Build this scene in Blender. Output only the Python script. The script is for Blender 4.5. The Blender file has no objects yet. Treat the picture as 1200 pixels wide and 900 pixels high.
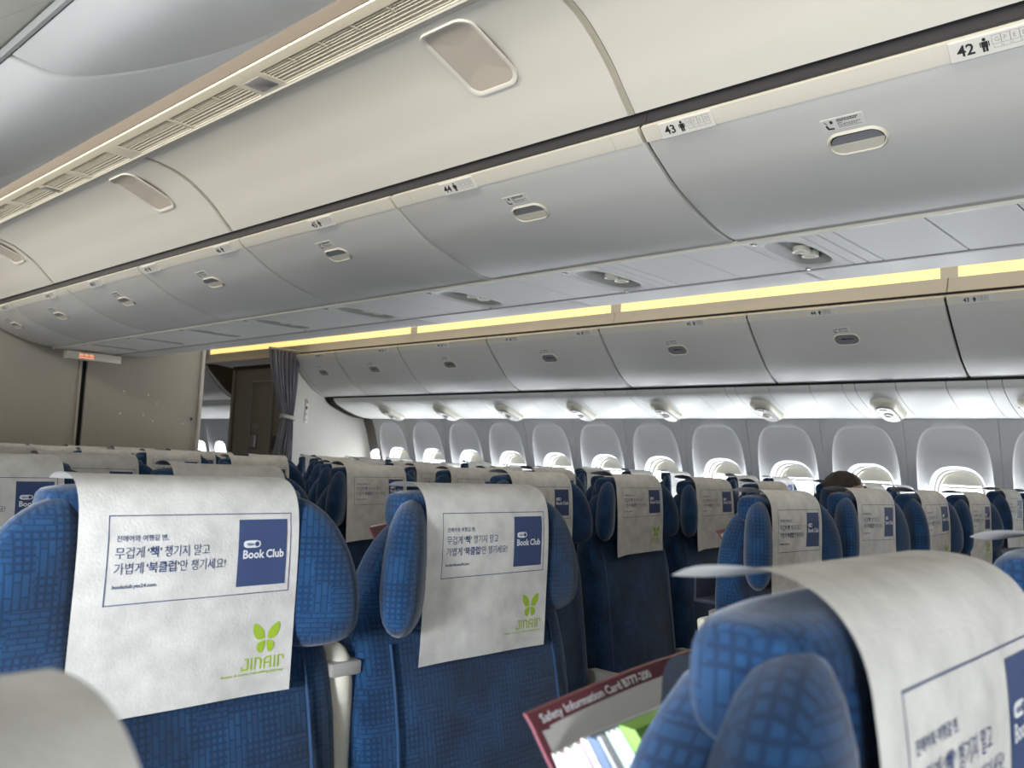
import bpy, bmesh, math, random
from mathutils import Vector, Matrix
random.seed(7)
C = bpy.context.scene.collection
SC = bpy.context.scene
PI = math.pi

# ------------------------------------------------------------------ camera
cd = bpy.data.cameras.new('camera'); cam = bpy.data.objects.new('camera', cd); C.objects.link(cam)
CAMZ = 1.27
R = Matrix(((0.68134698, -0.09569076, -0.7256787), (-0.73056604, -0.02773445, -0.68227858), (0.04516145, 0.99502466, -0.0888052)))
cam.matrix_world = Matrix.Translation((0, 0, CAMZ)) @ R.to_4x4()
cd.sensor_width = 36.0; cd.lens = 1008.616 / 1200 * 36; cd.clip_start = 0.02; cd.clip_end = 60
cd.dof.use_dof = True; cd.dof.focus_distance = 1.7; cd.dof.aperture_fstop = 11.0
SC.camera = cam
# ------------------------------------------------------------------ world, exposure
SC.view_settings.view_transform = 'Standard'; SC.view_settings.look = 'None'
SC.view_settings.exposure = 0.15; SC.view_settings.gamma = 1.0; SC.view_settings.use_curve_mapping = False
w = bpy.data.worlds.new('sky'); SC.world = w; w.use_nodes = True
bg = w.node_tree.nodes['Background']; bg.inputs[0].default_value = (0.92, 0.96, 1.0, 1); bg.inputs[1].default_value = 5.0
SC.cycles.max_bounces = 9; SC.cycles.diffuse_bounces = 6; SC.cycles.transparent_max_bounces = 12
SC.cycles.use_denoising = True; SC.cycles.sample_clamp_indirect = 4.0
SC.cycles.caustics_reflective = False; SC.cycles.caustics_refractive = False

def area(name, loc, normal, sx, sy, power, col):
    l = bpy.data.lights.new(name, 'AREA'); l.shape = 'RECTANGLE'; l.size = sx; l.size_y = sy; l.energy = power; l.color = col
    o = bpy.data.objects.new(name, l); C.objects.link(o)
    n = Vector(normal).normalized(); ax = Vector((0, 1, 0)); u = ax.cross(-n).normalized()      # local x = u, local y = along the cabin
    o.matrix_world = Matrix(((u.x, 0, -n.x, loc[0]), (u.y, 1, -n.y, loc[1]), (u.z, 0, -n.z, loc[2]), (0, 0, 0, 1)))
    return o
DAY = (0.93, 0.967, 1.0); WARM = (1.0, 0.83, 0.58)
WINY = [1.632 + 0.5365 * k for k in range(-6, 11)]
CX = 2.74                      # centre line of the cabin
XP = 5.60; XS = 2 * CX - XP    # side walls at window-arch height
P_NEAR, P_FAR, P_COVE_NEAR, P_COVE_FAR = 27.0, 11.0, 25.0, 10.0
def is_open(y): return y < -.3 or min(abs(y - q) for q in (.559, 1.632, 3.778, 5.387, 6.46)) < .1      # the other camera-side shades are down
for yw in WINY:                # daylight just outside every window, both sides
    area('window_daylight', (XP + 0.30, yw, 1.19), (-1, 0, 0.35), 0.36, 0.25, P_FAR, DAY)
    if is_open(yw): area('window_daylight', (XS - 0.30, yw, 1.19), (1, 0, 0.10), 0.36, 0.25, P_NEAR * (1.35 if .5 < yw < .6 else .75), DAY)
# cove lamps of both aisles
area('cove_lamp', (1.20, 3.0, 2.46), (1.0, 0, -0.10), 0.05, 9.0, P_COVE_NEAR, (1.0, 0.93, 0.80))
area('cove_lamp', (4.83, 3.0, 2.44), (-0.85, 0, 0.30), 0.05, 9.0, P_COVE_FAR, WARM)

# ------------------------------------------------------------------ materials
def mat(name, col, rough=0.5, spec=0.5, metal=0.0, emit=None, es=0.0, noise=0.0, nscale=8.0, bump=0.0, bscale=200.0, sheen=0.0, coat=0.0):
    m = bpy.data.materials.new(name); m.use_nodes = True; nt = m.node_tree; b = nt.nodes['Principled BSDF']
    b.inputs['Base Color'].default_value = (*col, 1); b.inputs['Roughness'].default_value = rough
    b.inputs['Specular IOR Level'].default_value = spec; b.inputs['Metallic'].default_value = metal
    if sheen: b.inputs['Sheen Weight'].default_value = sheen
    if coat: b.inputs['Coat Weight'].default_value = coat
    if emit: b.inputs['Emission Color'].default_value = (*emit, 1); b.inputs['Emission Strength'].default_value = es
    if noise or bump:
        tc = nt.nodes.new('ShaderNodeTexCoord')
    if noise:
        n = nt.nodes.new('ShaderNodeTexNoise'); n.inputs['Scale'].default_value = nscale; n.inputs['Detail'].default_value = 4
        nt.links.new(tc.outputs['Object'], n.inputs['Vector'])
        r = nt.nodes.new('ShaderNodeValToRGB'); r.color_ramp.elements[0].position = 0.3; r.color_ramp.elements[1].position = 0.7
        r.color_ramp.elements[0].color = (*[c * (1 - noise) for c in col], 1); r.color_ramp.elements[1].color = (*[min(1, c * (1 + noise)) for c in col], 1)
        nt.links.new(n.outputs['Fac'], r.inputs['Fac']); nt.links.new(r.outputs['Color'], b.inputs['Base Color'])
    if bump:
        n2 = nt.nodes.new('ShaderNodeTexNoise'); n2.inputs['Scale'].default_value = bscale; n2.inputs['Detail'].default_value = 2
        nt.links.new(tc.outputs['Object'], n2.inputs['Vector'])
        bp = nt.nodes.new('ShaderNodeBump'); bp.inputs['Strength'].default_value = bump; bp.inputs['Distance'].default_value = 0.002
        nt.links.new(n2.outputs['Fac'], bp.inputs['Height']); nt.links.new(bp.outputs['Normal'], b.inputs['Normal'])
    return m

def fabric_mat(name, hi, lo, k=1.0):
    m = bpy.data.materials.new(name); m.use_nodes = True; nt = m.node_tree; L = nt.links; b = nt.nodes['Principled BSDF']
    b.inputs['Roughness'].default_value = 0.85; b.inputs['Specular IOR Level'].default_value = 0.2
    b.inputs['Sheen Weight'].default_value = 0.25; b.inputs['Sheen Roughness'].default_value = 0.5
    uv = nt.nodes.new('ShaderNodeUVMap'); uv.uv_map = 'UVMap'
    def brick(rot, bw, rh, ms, off):
        mp = nt.nodes.new('ShaderNodeMapping'); mp.inputs['Rotation'].default_value = (0, 0, rot); L.new(uv.outputs[0], mp.inputs[0])
        t = nt.nodes.new('ShaderNodeTexBrick'); t.inputs['Scale'].default_value = 1.0; t.inputs['Brick Width'].default_value = bw
        t.inputs['Row Height'].default_value = rh; t.inputs['Mortar Size'].default_value = ms; t.inputs['Mortar Smooth'].default_value = 0.8
        t.inputs['Color1'].default_value = (*hi, 1); t.inputs['Color2'].default_value = (*[0.62 * a + 0.38 * c for a, c in zip(hi, lo)], 1); t.inputs['Mortar'].default_value = (*lo, 1)
        t.offset = off; L.new(mp.outputs[0], t.inputs['Vector']); return t
    A = brick(PI / 2, 0.024, 0.0078, 0.0015, 0.37); B = brick(0, 0.0078, 0.0078, 0.0025, 0.0); D = brick(0, 0.018, 0.0062, 0.0013, 0.5)
    def mask(size, seed, lo_, hi_):
        mp = nt.nodes.new('ShaderNodeMapping'); mp.inputs['Location'].default_value = (seed, seed * .7, 0); L.new(uv.outputs[0], mp.inputs[0])
        s = nt.nodes.new('ShaderNodeVectorMath'); s.operation = 'SNAP'; s.inputs[1].default_value = size; L.new(mp.outputs[0], s.inputs[0])
        wn = nt.nodes.new('ShaderNodeTexWhiteNoise'); wn.noise_dimensions = '2D'; L.new(s.outputs[0], wn.inputs['Vector'])
        g = nt.nodes.new('ShaderNodeMath'); g.operation = 'GREATER_THAN'; g.inputs[1].default_value = lo_; L.new(wn.outputs['Value'], g.inputs[0]); return g
    m1 = mask((0.0234, 0.0312, 1), 3.1, 0.45, 0); m2 = mask((0.039, 0.0156, 1), 7.7, 0.80, 0)
    x1 = nt.nodes.new('ShaderNodeMix'); x1.data_type = 'RGBA'; L.new(m1.outputs[0], x1.inputs['Factor']); L.new(A.outputs['Color'], x1.inputs['A']); L.new(B.outputs['Color'], x1.inputs['B'])
    x2 = nt.nodes.new('ShaderNodeMix'); x2.data_type = 'RGBA'; L.new(m2.outputs[0], x2.inputs['Factor']); L.new(x1.outputs['Result'], x2.inputs['A']); L.new(D.outputs['Color'], x2.inputs['B'])
    n = nt.nodes.new('ShaderNodeTexNoise'); n.inputs['Scale'].default_value = 9.0; L.new(uv.outputs[0], n.inputs['Vector'])
    rr = nt.nodes.new('ShaderNodeMapRange'); rr.inputs['From Min'].default_value = 0.3; rr.inputs['From Max'].default_value = 0.7; rr.inputs['To Min'].default_value = 0.55 * k; rr.inputs['To Max'].default_value = 1.15 * k
    L.new(n.outputs['Fac'], rr.inputs['Value'])
    vm = nt.nodes.new('ShaderNodeVectorMath'); vm.operation = 'SCALE'; L.new(x2.outputs['Result'], vm.inputs[0]); L.new(rr.outputs[0], vm.inputs['Scale'])
    L.new(vm.outputs[0], b.inputs['Base Color'])
    return m

M = {}
M['fabric'] = fabric_mat('blue_woven_fabric', (0.010, 0.054, 0.142), (0.0035, 0.024, 0.074))
M['piping'] = mat('blue_piping', (0.012, 0.050, 0.13), 0.7)
M['cover'] = mat('nonwoven_paper', (0.64, 0.63, 0.61), 0.8, 0.2, noise=0.13, nscale=30, bump=0.25, bscale=320)
M['navy_ink'] = mat('navy_ink', (0.052, 0.078, 0.180), 0.7, 0.2)
M['white_ink'] = mat('white_ink', (0.78, 0.80, 0.84), 0.7, 0.2)
M['green_ink'] = mat('green_ink', (0.36, 0.52, 0.045), 0.7, 0.2)
M['bin'] = mat('bin_satin_white', (0.67, 0.66, 0.635), 0.46, 0.45, noise=0.015, nscale=3, bump=0.05, bscale=500)
M['bin_strip'] = mat('cream_strip', (0.73, 0.70, 0.615), 0.4)
M['panel'] = mat('sidewall_panel', (0.56, 0.56, 0.56), 0.62, 0.3, bump=0.06, bscale=600)
M['ceil'] = mat('ceiling_panel', (0.645, 0.63, 0.585), 0.55, 0.3, bump=0.04, bscale=500)
M['ceil_shade'] = mat('ceiling_recess_shade', (0.16, 0.14, 0.12), 0.7)  # ceiling panel darkened: the shade of the unlit recess is in the colour
M['lens'] = mat('frosted_insert', (0.50, 0.455, 0.40), 0.35)
M['cream'] = mat('cream_plastic', (0.70, 0.67, 0.57), 0.4)
M['psu'] = mat('service_panel_white', (0.76, 0.755, 0.73), 0.5, 0.4)
M['dark'] = mat('dark_gap', (0.012, 0.012, 0.012), 0.8)
M['rubber'] = mat('dark_seal', (0.035, 0.033, 0.030), 0.6)
M['paddle'] = mat('grey_latch', (0.24, 0.245, 0.26), 0.3, 0.6)
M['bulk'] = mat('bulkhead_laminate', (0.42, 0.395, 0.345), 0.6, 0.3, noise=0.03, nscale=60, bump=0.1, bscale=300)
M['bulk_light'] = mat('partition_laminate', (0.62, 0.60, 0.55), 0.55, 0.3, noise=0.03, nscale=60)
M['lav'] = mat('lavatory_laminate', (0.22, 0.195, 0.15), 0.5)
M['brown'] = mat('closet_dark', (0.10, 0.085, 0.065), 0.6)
M['curtain'] = mat('grey_curtain', (0.235, 0.235, 0.265), 0.8, 0.2, noise=0.08, nscale=20)
M['carpet'] = mat('blue_grey_carpet', (0.05, 0.06, 0.09), 0.95, 0.1, noise=0.4, nscale=90)
M['metal'] = mat('brushed_metal', (0.5, 0.5, 0.5), 0.35, metal=1.0)
M['grey_plastic'] = mat('grey_plastic', (0.36, 0.355, 0.34), 0.45)
M['dark_plastic'] = mat('dark_plastic', (0.03, 0.03, 0.035), 0.4)
M['black_ink'] = mat('black_ink', (0.02, 0.02, 0.02), 0.6)
M['grey_ink'] = mat('grey_ink', (0.35, 0.35, 0.33), 0.6)
M['sticker'] = mat('white_sticker', (0.74, 0.73, 0.69), 0.4)
M['red_ink'] = mat('red_ink', (0.5, 0.05, 0.03), 0.6)
M['dkgreen_ink'] = mat('dark_green_ink', (0.05, 0.25, 0.10), 0.6)
M['cove'] = mat('lit_cove_diffuser', (0.9, 0.75, 0.45), 0.5, emit=(1.0, 0.66, 0.22), es=1.15)
M['sign_lit'] = mat('lit_sign', (0.6, 0.3, 0.2), 0.5, emit=(1.0, 0.32, 0.14), es=0.9)
M['shade'] = mat('window_shade', (0.60, 0.57, 0.50), 0.5)
M['louvre'] = mat('air_grille_metal', (0.55, 0.52, 0.44), 0.45)
M['hair'] = mat('dark_brown_hair', (0.035, 0.022, 0.016), 0.55, noise=0.4, nscale=60)
M['skin'] = mat('skin', (0.50, 0.31, 0.22), 0.5)
M['shirt'] = mat('grey_shirt', (0.12, 0.12, 0.13), 0.8)
M['trouser'] = mat('navy_trousers', (0.03, 0.035, 0.06), 0.8)
M['maroon'] = mat('maroon_print', (0.115, 0.014, 0.030), 0.4)
M['page'] = mat('page_white', (0.50, 0.49, 0.475), 0.5)
M['page_pink'] = mat('page_pink', (0.42, 0.27, 0.35), 0.5)
M['page_blue'] = mat('page_blue', (0.07, 0.12, 0.22), 0.45)
M['page_green'] = mat('page_green', (0.15, 0.34, 0.02), 0.45)
M['page_mint'] = mat('page_mint', (0.36, 0.50, 0.42), 0.4)
M['page_grey'] = mat('page_grey', (0.35, 0.37, 0.40), 0.4)
g = bpy.data.materials.new('window_glass'); g.use_nodes = True; nt = g.node_tree; nt.nodes.remove(nt.nodes['Principled BSDF'])
tr = nt.nodes.new('ShaderNodeBsdfTransparent'); tr.inputs[0].default_value = (0.93, 0.96, 0.97, 1); gl = nt.nodes.new('ShaderNodeBsdfGlossy'); gl.inputs['Roughness'].default_value = 0.05
mx = nt.nodes.new('ShaderNodeMixShader'); mx.inputs[0].default_value = 0.08
nt.links.new(tr.outputs[0], mx.inputs[1]); nt.links.new(gl.outputs[0], mx.inputs[2]); nt.links.new(mx.outputs[0], nt.nodes['Material Output'].inputs[0])
M['glass'] = g

# ------------------------------------------------------------------ mesh helpers
def mesh(name, V, F, m, smooth=True, ang=35, uv=False):
    me = bpy.data.meshes.new(name); me.from_pydata([tuple(v) for v in V], [], F)
    ms = m if isinstance(m, (list, tuple)) else [m]
    for a in ms: me.materials.append(M[a])
    bm = bmesh.new(); bm.from_mesh(me); bmesh.ops.recalc_face_normals(bm, faces=bm.faces); bm.to_mesh(me); bm.free()
    if smooth:
        me.shade_smooth(); me.set_sharp_from_angle(angle=math.radians(ang))
    if uv:
        ul = me.uv_layers.new(name='UVMap')
        for p in me.polygons:
            n = p.normal; ax = max(range(3), key=lambda i: abs(n[i]))
            for li in p.loop_indices:
                co = me.vertices[me.loops[li].vertex_index].co
                ul.data[li].uv = ((co.y, co.z) if ax == 0 else (co.x, co.z) if ax == 1 else (co.x, co.y))
    return me
def link(name, me, parent=None, loc=None):
    o = bpy.data.objects.new(name, me); C.objects.link(o)
    if parent: o.parent = parent
    if loc: o.location = loc
    return o
def obj(name, VF, m, parent=None, **k):
    return link(name, mesh(name, VF[0], VF[1], m, **k), parent)
def thing(name, label=None, cat=None, loc=(0, 0, 0), group=None, rz=0):
    o = bpy.data.objects.new(name, None); C.objects.link(o); o.location = loc; o.rotation_euler = (0, 0, rz); o.empty_display_size = 0.05
    return tag(o, label, cat, group)
def tag(o, label=None, cat=None, group=None, kind=None):
    if label: o['label'] = label
    if cat: o['category'] = cat
    if group: o['group'] = group
    if kind: o['kind'] = kind
    return o
def copy_tree(o, parent=None):
    c = o.copy(); C.objects.link(c); c.parent = parent
    for ch in list(o.children): copy_tree(ch, c)
    return c
def join(*vfs):
    V = []; F = []
    for v, f in vfs:
        n = len(V); V += list(v); F += [tuple(i + n for i in q) for q in f]
    return V, F
def box(x0, x1, y0, y1, z0, z1):
    V = [(x, y, z) for z in (z0, z1) for y in (y0, y1) for x in (x0, x1)]
    return V, [(0, 2, 3, 1), (4, 5, 7, 6), (0, 1, 5, 4), (2, 6, 7, 3), (0, 4, 6, 2), (1, 3, 7, 5)]
def bevbox(x0, x1, y0, y1, z0, z1, b=0.005, seg=2):
    bm = bmesh.new(); V, F = box(x0, x1, y0, y1, z0, z1)
    vs = [bm.verts.new(v) for v in V]
    for f in F: bm.faces.new([vs[i] for i in f])
    bmesh.ops.bevel(bm, geom=list(bm.edges), offset=b, segments=seg, affect='EDGES', profile=0.5)
    bm.verts.index_update(); r = [tuple(v.co) for v in bm.verts], [tuple(v.index for v in f.verts) for f in bm.faces]; bm.free(); return r
def xf(vf, mtx):
    return [tuple(mtx @ Vector(v)) for v in vf[0]], vf[1]
def loft(rings, caps=True, closed=True):
    V = [p for r in rings for p in r]; n = len(rings[0]); F = []
    for i in range(len(rings) - 1):
        for j in range(n if closed else n - 1):
            k = (j + 1) % n; F.append((i * n + j, i * n + k, (i + 1) * n + k, (i + 1) * n + j))
    if caps: F.append(tuple(range(n))); F.append(tuple((len(rings) - 1) * n + j for j in range(n)))
    return V, F
def ext(prof, y0, y1, t=0.0, side=1):
    """open (x,z) profile swept along y; with t it becomes a slab thickened away from the cabin"""
    if not t:
        return loft([[(x, y0, z) for x, z in prof], [(x, y1, z) for x, z in prof]], False, False)
    off = offset(prof, t * side); ring = list(prof) + off[::-1]
    return loft([[(x, y0, z) for x, z in ring], [(x, y1, z) for x, z in ring]])
def offset(prof, d):
    out = []
    for i, p in enumerate(prof):
        a = prof[max(i - 1, 0)]; b = prof[min(i + 1, len(prof) - 1)]
        tx, tz = b[0] - a[0], b[1] - a[1]; l = math.hypot(tx, tz) or 1
        out.append((p[0] + tz / l * d, p[1] - tx / l * d))
    return out
def smoothp(pts, n=4):
    """Catmull-Rom through the points"""
    P = [pts[0]] + list(pts) + [pts[-1]]; out = []
    for i in range(1, len(P) - 2):
        for k in range(n):
            t = k / n; a, b, c, d = P[i - 1], P[i], P[i + 1], P[i + 2]
            out.append(tuple(0.5 * ((2 * b[j]) + (-a[j] + c[j]) * t + (2 * a[j] - 5 * b[j] + 4 * c[j] - d[j]) * t * t + (-a[j] + 3 * b[j] - 3 * c[j] + d[j]) * t ** 3) for j in range(len(b))))
    out.append(tuple(pts[-1])); return out
def cutp(prof, s0, s1):
    """part of a polyline between arc lengths"""
    L = [0]
    for a, b in zip(prof, prof[1:]): L.append(L[-1] + math.dist(a, b))
    def at(s):
        s = max(0, min(L[-1], s))
        for i in range(len(L) - 1):
            if s <= L[i + 1] + 1e-9:
                t = (s - L[i]) / max(1e-9, L[i + 1] - L[i]); return tuple(prof[i][j] + t * (prof[i + 1][j] - prof[i][j]) for j in (0, 1))
        return prof[-1]
    return [at(s0)] + [p for p, l in zip(prof, L) if s0 < l < s1] + [at(s1)]
def plen(prof): return sum(math.dist(a, b) for a, b in zip(prof, prof[1:]))
def frame(prof, s, y):
    """matrix on a profile: local x = -Y (reads left to right from inside), local y = up the profile, local z = out of the face"""
    a = cutp(prof, max(0, s - 0.004), s + 0.004); p, q = a[0], a[-1]; mid = cutp(prof, s, s + 1e-5)[0]
    t = Vector((q[0] - p[0], 0, q[1] - p[1])).normalized()
    if t.z < 0: t = -t
    xx = Vector((0, -1, 0)); n = xx.cross(t).normalized()
    return Matrix(((xx.x, t.x, n.x, mid[0]), (xx.y, t.y, n.y, y), (xx.z, t.z, n.z, mid[1]), (0, 0, 0, 1)))
def tube(pts, r, n=8):
    rings = []; P = [Vector(p) for p in pts]
    for i, p in enumerate(P):
        t = (P[min(i + 1, len(P) - 1)] - P[max(i - 1, 0)]).normalized()
        a = Vector((0, 0, 1)) if abs(t.z) < .9 else Vector((1, 0, 0)); u = t.cross(a).normalized(); v = t.cross(u)
        rings.append([tuple(p + u * r * math.cos(2 * PI * k / n) + v * r * math.sin(2 * PI * k / n)) for k in range(n)])
    return loft(rings)
def superring(hx, hy, n=24, e=0.6):
    out = []
    for k in range(n):
        a = 2 * PI * (k + .5) / n; c, s = math.cos(a), math.sin(a)
        out.append((math.copysign(abs(c) ** e, c) * hx, math.copysign(abs(s) ** e, s) * hy))
    return out
def rrect(w, h, r, n=6):
    out = []
    for cx, cy, a0 in ((w / 2 - r, h / 2 - r, 0), (-w / 2 + r, h / 2 - r, PI / 2), (-w / 2 + r, -h / 2 + r, PI), (w / 2 - r, -h / 2 + r, 1.5 * PI)):
        for k in range(n + 1):
            a = a0 + PI / 2 * k / n; out.append((cx + r * math.cos(a), cy + r * math.sin(a)))
    return out
def pillow(out2, T, nr=6, p=3.0, y0=0.0, bend=None):
    """2-D outline (x,z) puffed to a closed cushion around y = y0"""
    cx = sum(q[0] for q in out2) / len(out2); cz = sum(q[1] for q in out2) / len(out2); n = len(out2)
    rs = [math.sin(PI / 2 * (i + 1) / nr) ** 0.8 for i in range(nr)]
    def ring(r, s): return [(cx + (x - cx) * r, y0 + s * T * (max(0, 1 - r ** p)) ** 0.5, cz + (z - cz) * r) for x, z in out2]
    V = [(cx, y0 - T, cz)]; rings = [ring(r, -1) for r in rs] + [ring(r, 1) for r in rs[:-1][::-1]]
    for r in rings: V += r
    V.append((cx, y0 + T, cz)); F = []
    for j in range(n): F.append((0, 1 + j, 1 + (j + 1) % n))
    for i in range(len(rings) - 1):
        for j in range(n):
            k = (j + 1) % n; F.append((1 + i * n + j, 1 + (i + 1) * n + j, 1 + (i + 1) * n + k, 1 + i * n + k))
    b = 1 + (len(rings) - 1) * n; e = len(V) - 1
    for j in range(n): F.append((e, b + (j + 1) % n, b + j))
    return V, F
def plate(out2, d, z0=0.0):
    """2-D outline as a slab in local xy with thickness d"""
    return loft([[(x, y, z0) for x, y in out2], [(x, y, z0 + d) for x, y in out2]])
def ring_plate(o, i, d, z0=0.0):
    n = len(o); A = [(x, y, z0) for x, y in o]; B = [(x, y, z0 + d) for x, y in o]; Cc = [(x, y, z0 + d) for x, y in i]; D = [(x, y, z0) for x, y in i]
    V = A + B + Cc + D; F = []
    for a in range(4):
        for j in range(n):
            k = (j + 1) % n; b = (a + 1) % 4; F.append((a * n + j, a * n + k, b * n + k, b * n + j))
    return V, F
def cyl(r, h, z0=0.0, n=20, cx=0, cy=0):
    return loft([[(cx + r * math.cos(2 * PI * k / n), cy + r * math.sin(2 * PI * k / n), z) for k in range(n)] for z in (z0, z0 + h)])

# ------------------------------------------------------------------ lettering
_tc = {}
def text2d(body, bold=0.0):
    if (body, bold) in _tc: return _tc[(body, bold)]
    cu = bpy.data.curves.new('lettering', 'FONT'); cu.body = body; cu.size = 1.0; cu.resolution_u = 2; cu.offset = bold; cu.fill_mode = 'BOTH'
    o = bpy.data.objects.new('lettering', cu); C.objects.link(o); bpy.context.view_layer.update()
    me = bpy.data.meshes.new_from_object(o.evaluated_get(bpy.context.evaluated_depsgraph_get()))
    V = [(v.co.x, v.co.y) for v in me.vertices]; F = [tuple(p.vertices) for p in me.polygons]
    bpy.data.objects.remove(o); bpy.data.curves.remove(cu); bpy.data.meshes.remove(me)
    if not V: V = [(0, 0), (1, 0), (1, 1)]; F = [(0, 1, 2)]
    _tc[(body, bold)] = (V, F); return V, F
def text_fit(body, x, y, width=None, height=None, bold=0.0):
    """left-baseline anchored, scaled to width (m) or cap height; returns 2-D verts and faces"""
    V, F = text2d(body, bold); x0 = min(v[0] for v in V); x1 = max(v[0] for v in V); y0 = min(v[1] for v in V); y1 = max(v[1] for v in V)
    s = width / (x1 - x0) if width else height / (y1 - y0); sy = height / (y1 - y0) if height else s
    return [(x + (v[0] - x0) * s, y + (v[1] - y0) * sy) for v in V], F
def flat3(vf, z=0.0): return [(v[0], v[1], z) for v in vf[0]], vf[1]
def rect2(x0, y0, x1, y1, nx=1, ny=1):
    V = [(x0 + (x1 - x0) * i / nx, y0 + (y1 - y0) * j / ny) for j in range(ny + 1) for i in range(nx + 1)]
    return V, [(j * (nx + 1) + i, j * (nx + 1) + i + 1, (j + 1) * (nx + 1) + i + 1, (j + 1) * (nx + 1) + i) for j in range(ny) for i in range(nx)]
def line2(pts, w):
    V = []; F = []
    for (x0, y0), (x1, y1) in zip(pts, pts[1:]):
        l = math.hypot(x1 - x0, y1 - y0); dx, dy = (x1 - x0) / l * w / 2, (y1 - y0) / l * w / 2; n = len(V)
        k = max(1, int(l / 0.02)); a = (x0 - dx, y0 - dy); b = (x1 + dx, y1 + dy)
        for i in range(k + 1):
            t = i / k; px = a[0] + (b[0] - a[0]) * t; py = a[1] + (b[1] - a[1]) * t; V += [(px - dy, py + dx), (px + dy, py - dx)]
        for i in range(k): F.append((n + 2 * i, n + 2 * i + 1, n + 2 * i + 3, n + 2 * i + 2))
    return V, F
def poly2(pts): return list(pts), [tuple(range(len(pts)))]
def blob(cx, cy, rx, ry, rot=0, n=14, e=1.0):
    o = []
    for k in range(n):
        a = 2 * PI * k / n; c, s = math.cos(a), math.sin(a); x = math.copysign(abs(c) ** e, c) * rx; y = math.copysign(abs(s) ** e, s) * ry
        o.append((cx + x * math.cos(rot) - y * math.sin(rot), cy + x * math.sin(rot) + y * math.cos(rot)))
    return poly2(o)

# ================================================================== THE SETTING
Y0, YB = -1.6, 7.43        # cabin section: front end (behind the camera) and aft bulkhead
def wallx(z, side=1):
    x = XP + max(0, min(1.0, (1.642 - z) / 0.60)) ** 0.85 * 0.19
    return x if side == 1 else 2 * CX - x
fl = obj('floor', box(2 * CX - 6.2, 6.2, Y0 - .1, 12.6, -0.05, 0), 'carpet'); tag(fl, kind='structure')

GAPY = [-1.92, -0.82, 0.272, 1.364, 2.464, 3.545, 4.63, 5.70, 6.69, 7.37]

# --- side walls: sidewall panels (two windows each) with real openings
def arch(zc=0):
    """outline of the reveal: (dy, z), counter-clockwise from bottom right"""
    pts = []; w = 0.218; top = 1.600
    n = 64
    for k in range(n):
        a = 2 * PI * k / n; c, s = math.cos(a), math.sin(a)
        zc_ = 1.23; e = 0.50 if s > 0 else 0.42
        x = math.copysign(abs(c) ** e, c) * (w - 0.010 * max(0, s)); z = zc_ + (math.copysign(abs(s) ** (0.62 if s > 0 else .5), s) * (top - zc_ if s > 0 else zc_ - 0.90))
        pts.append((x, z))
    return pts
def oval(w, h, zc, n=64, e=0.72):
    return [(math.copysign(abs(math.cos(2 * PI * k / n)) ** e, math.cos(2 * PI * k / n)) * w / 2, zc + math.copysign(abs(math.sin(2 * PI * k / n)) ** e, math.sin(2 * PI * k / n)) * h / 2) for k in range(n)]
def rect_ring(w, z0, z1, n=64):
    """rectangle points matched by angle to the arch"""
    zc = 1.23; out = []
    for k in range(n):
        a = 2 * PI * k / n; c, s = math.cos(a), math.sin(a); hz = (z1 - zc) if s >= 0 else (zc - z0)
        t = min(w / 2 / abs(c) if abs(c) > 1e-9 else 1e9, hz / abs(s) if abs(s) > 1e-9 else 1e9)
        # corner-preserving: use superellipse-like stretch
        m = max(abs(c), abs(s)); out.append((c / m * w / 2, zc + s / m * hz))
    return out
WT, WB = 1.642, 0.62
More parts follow.
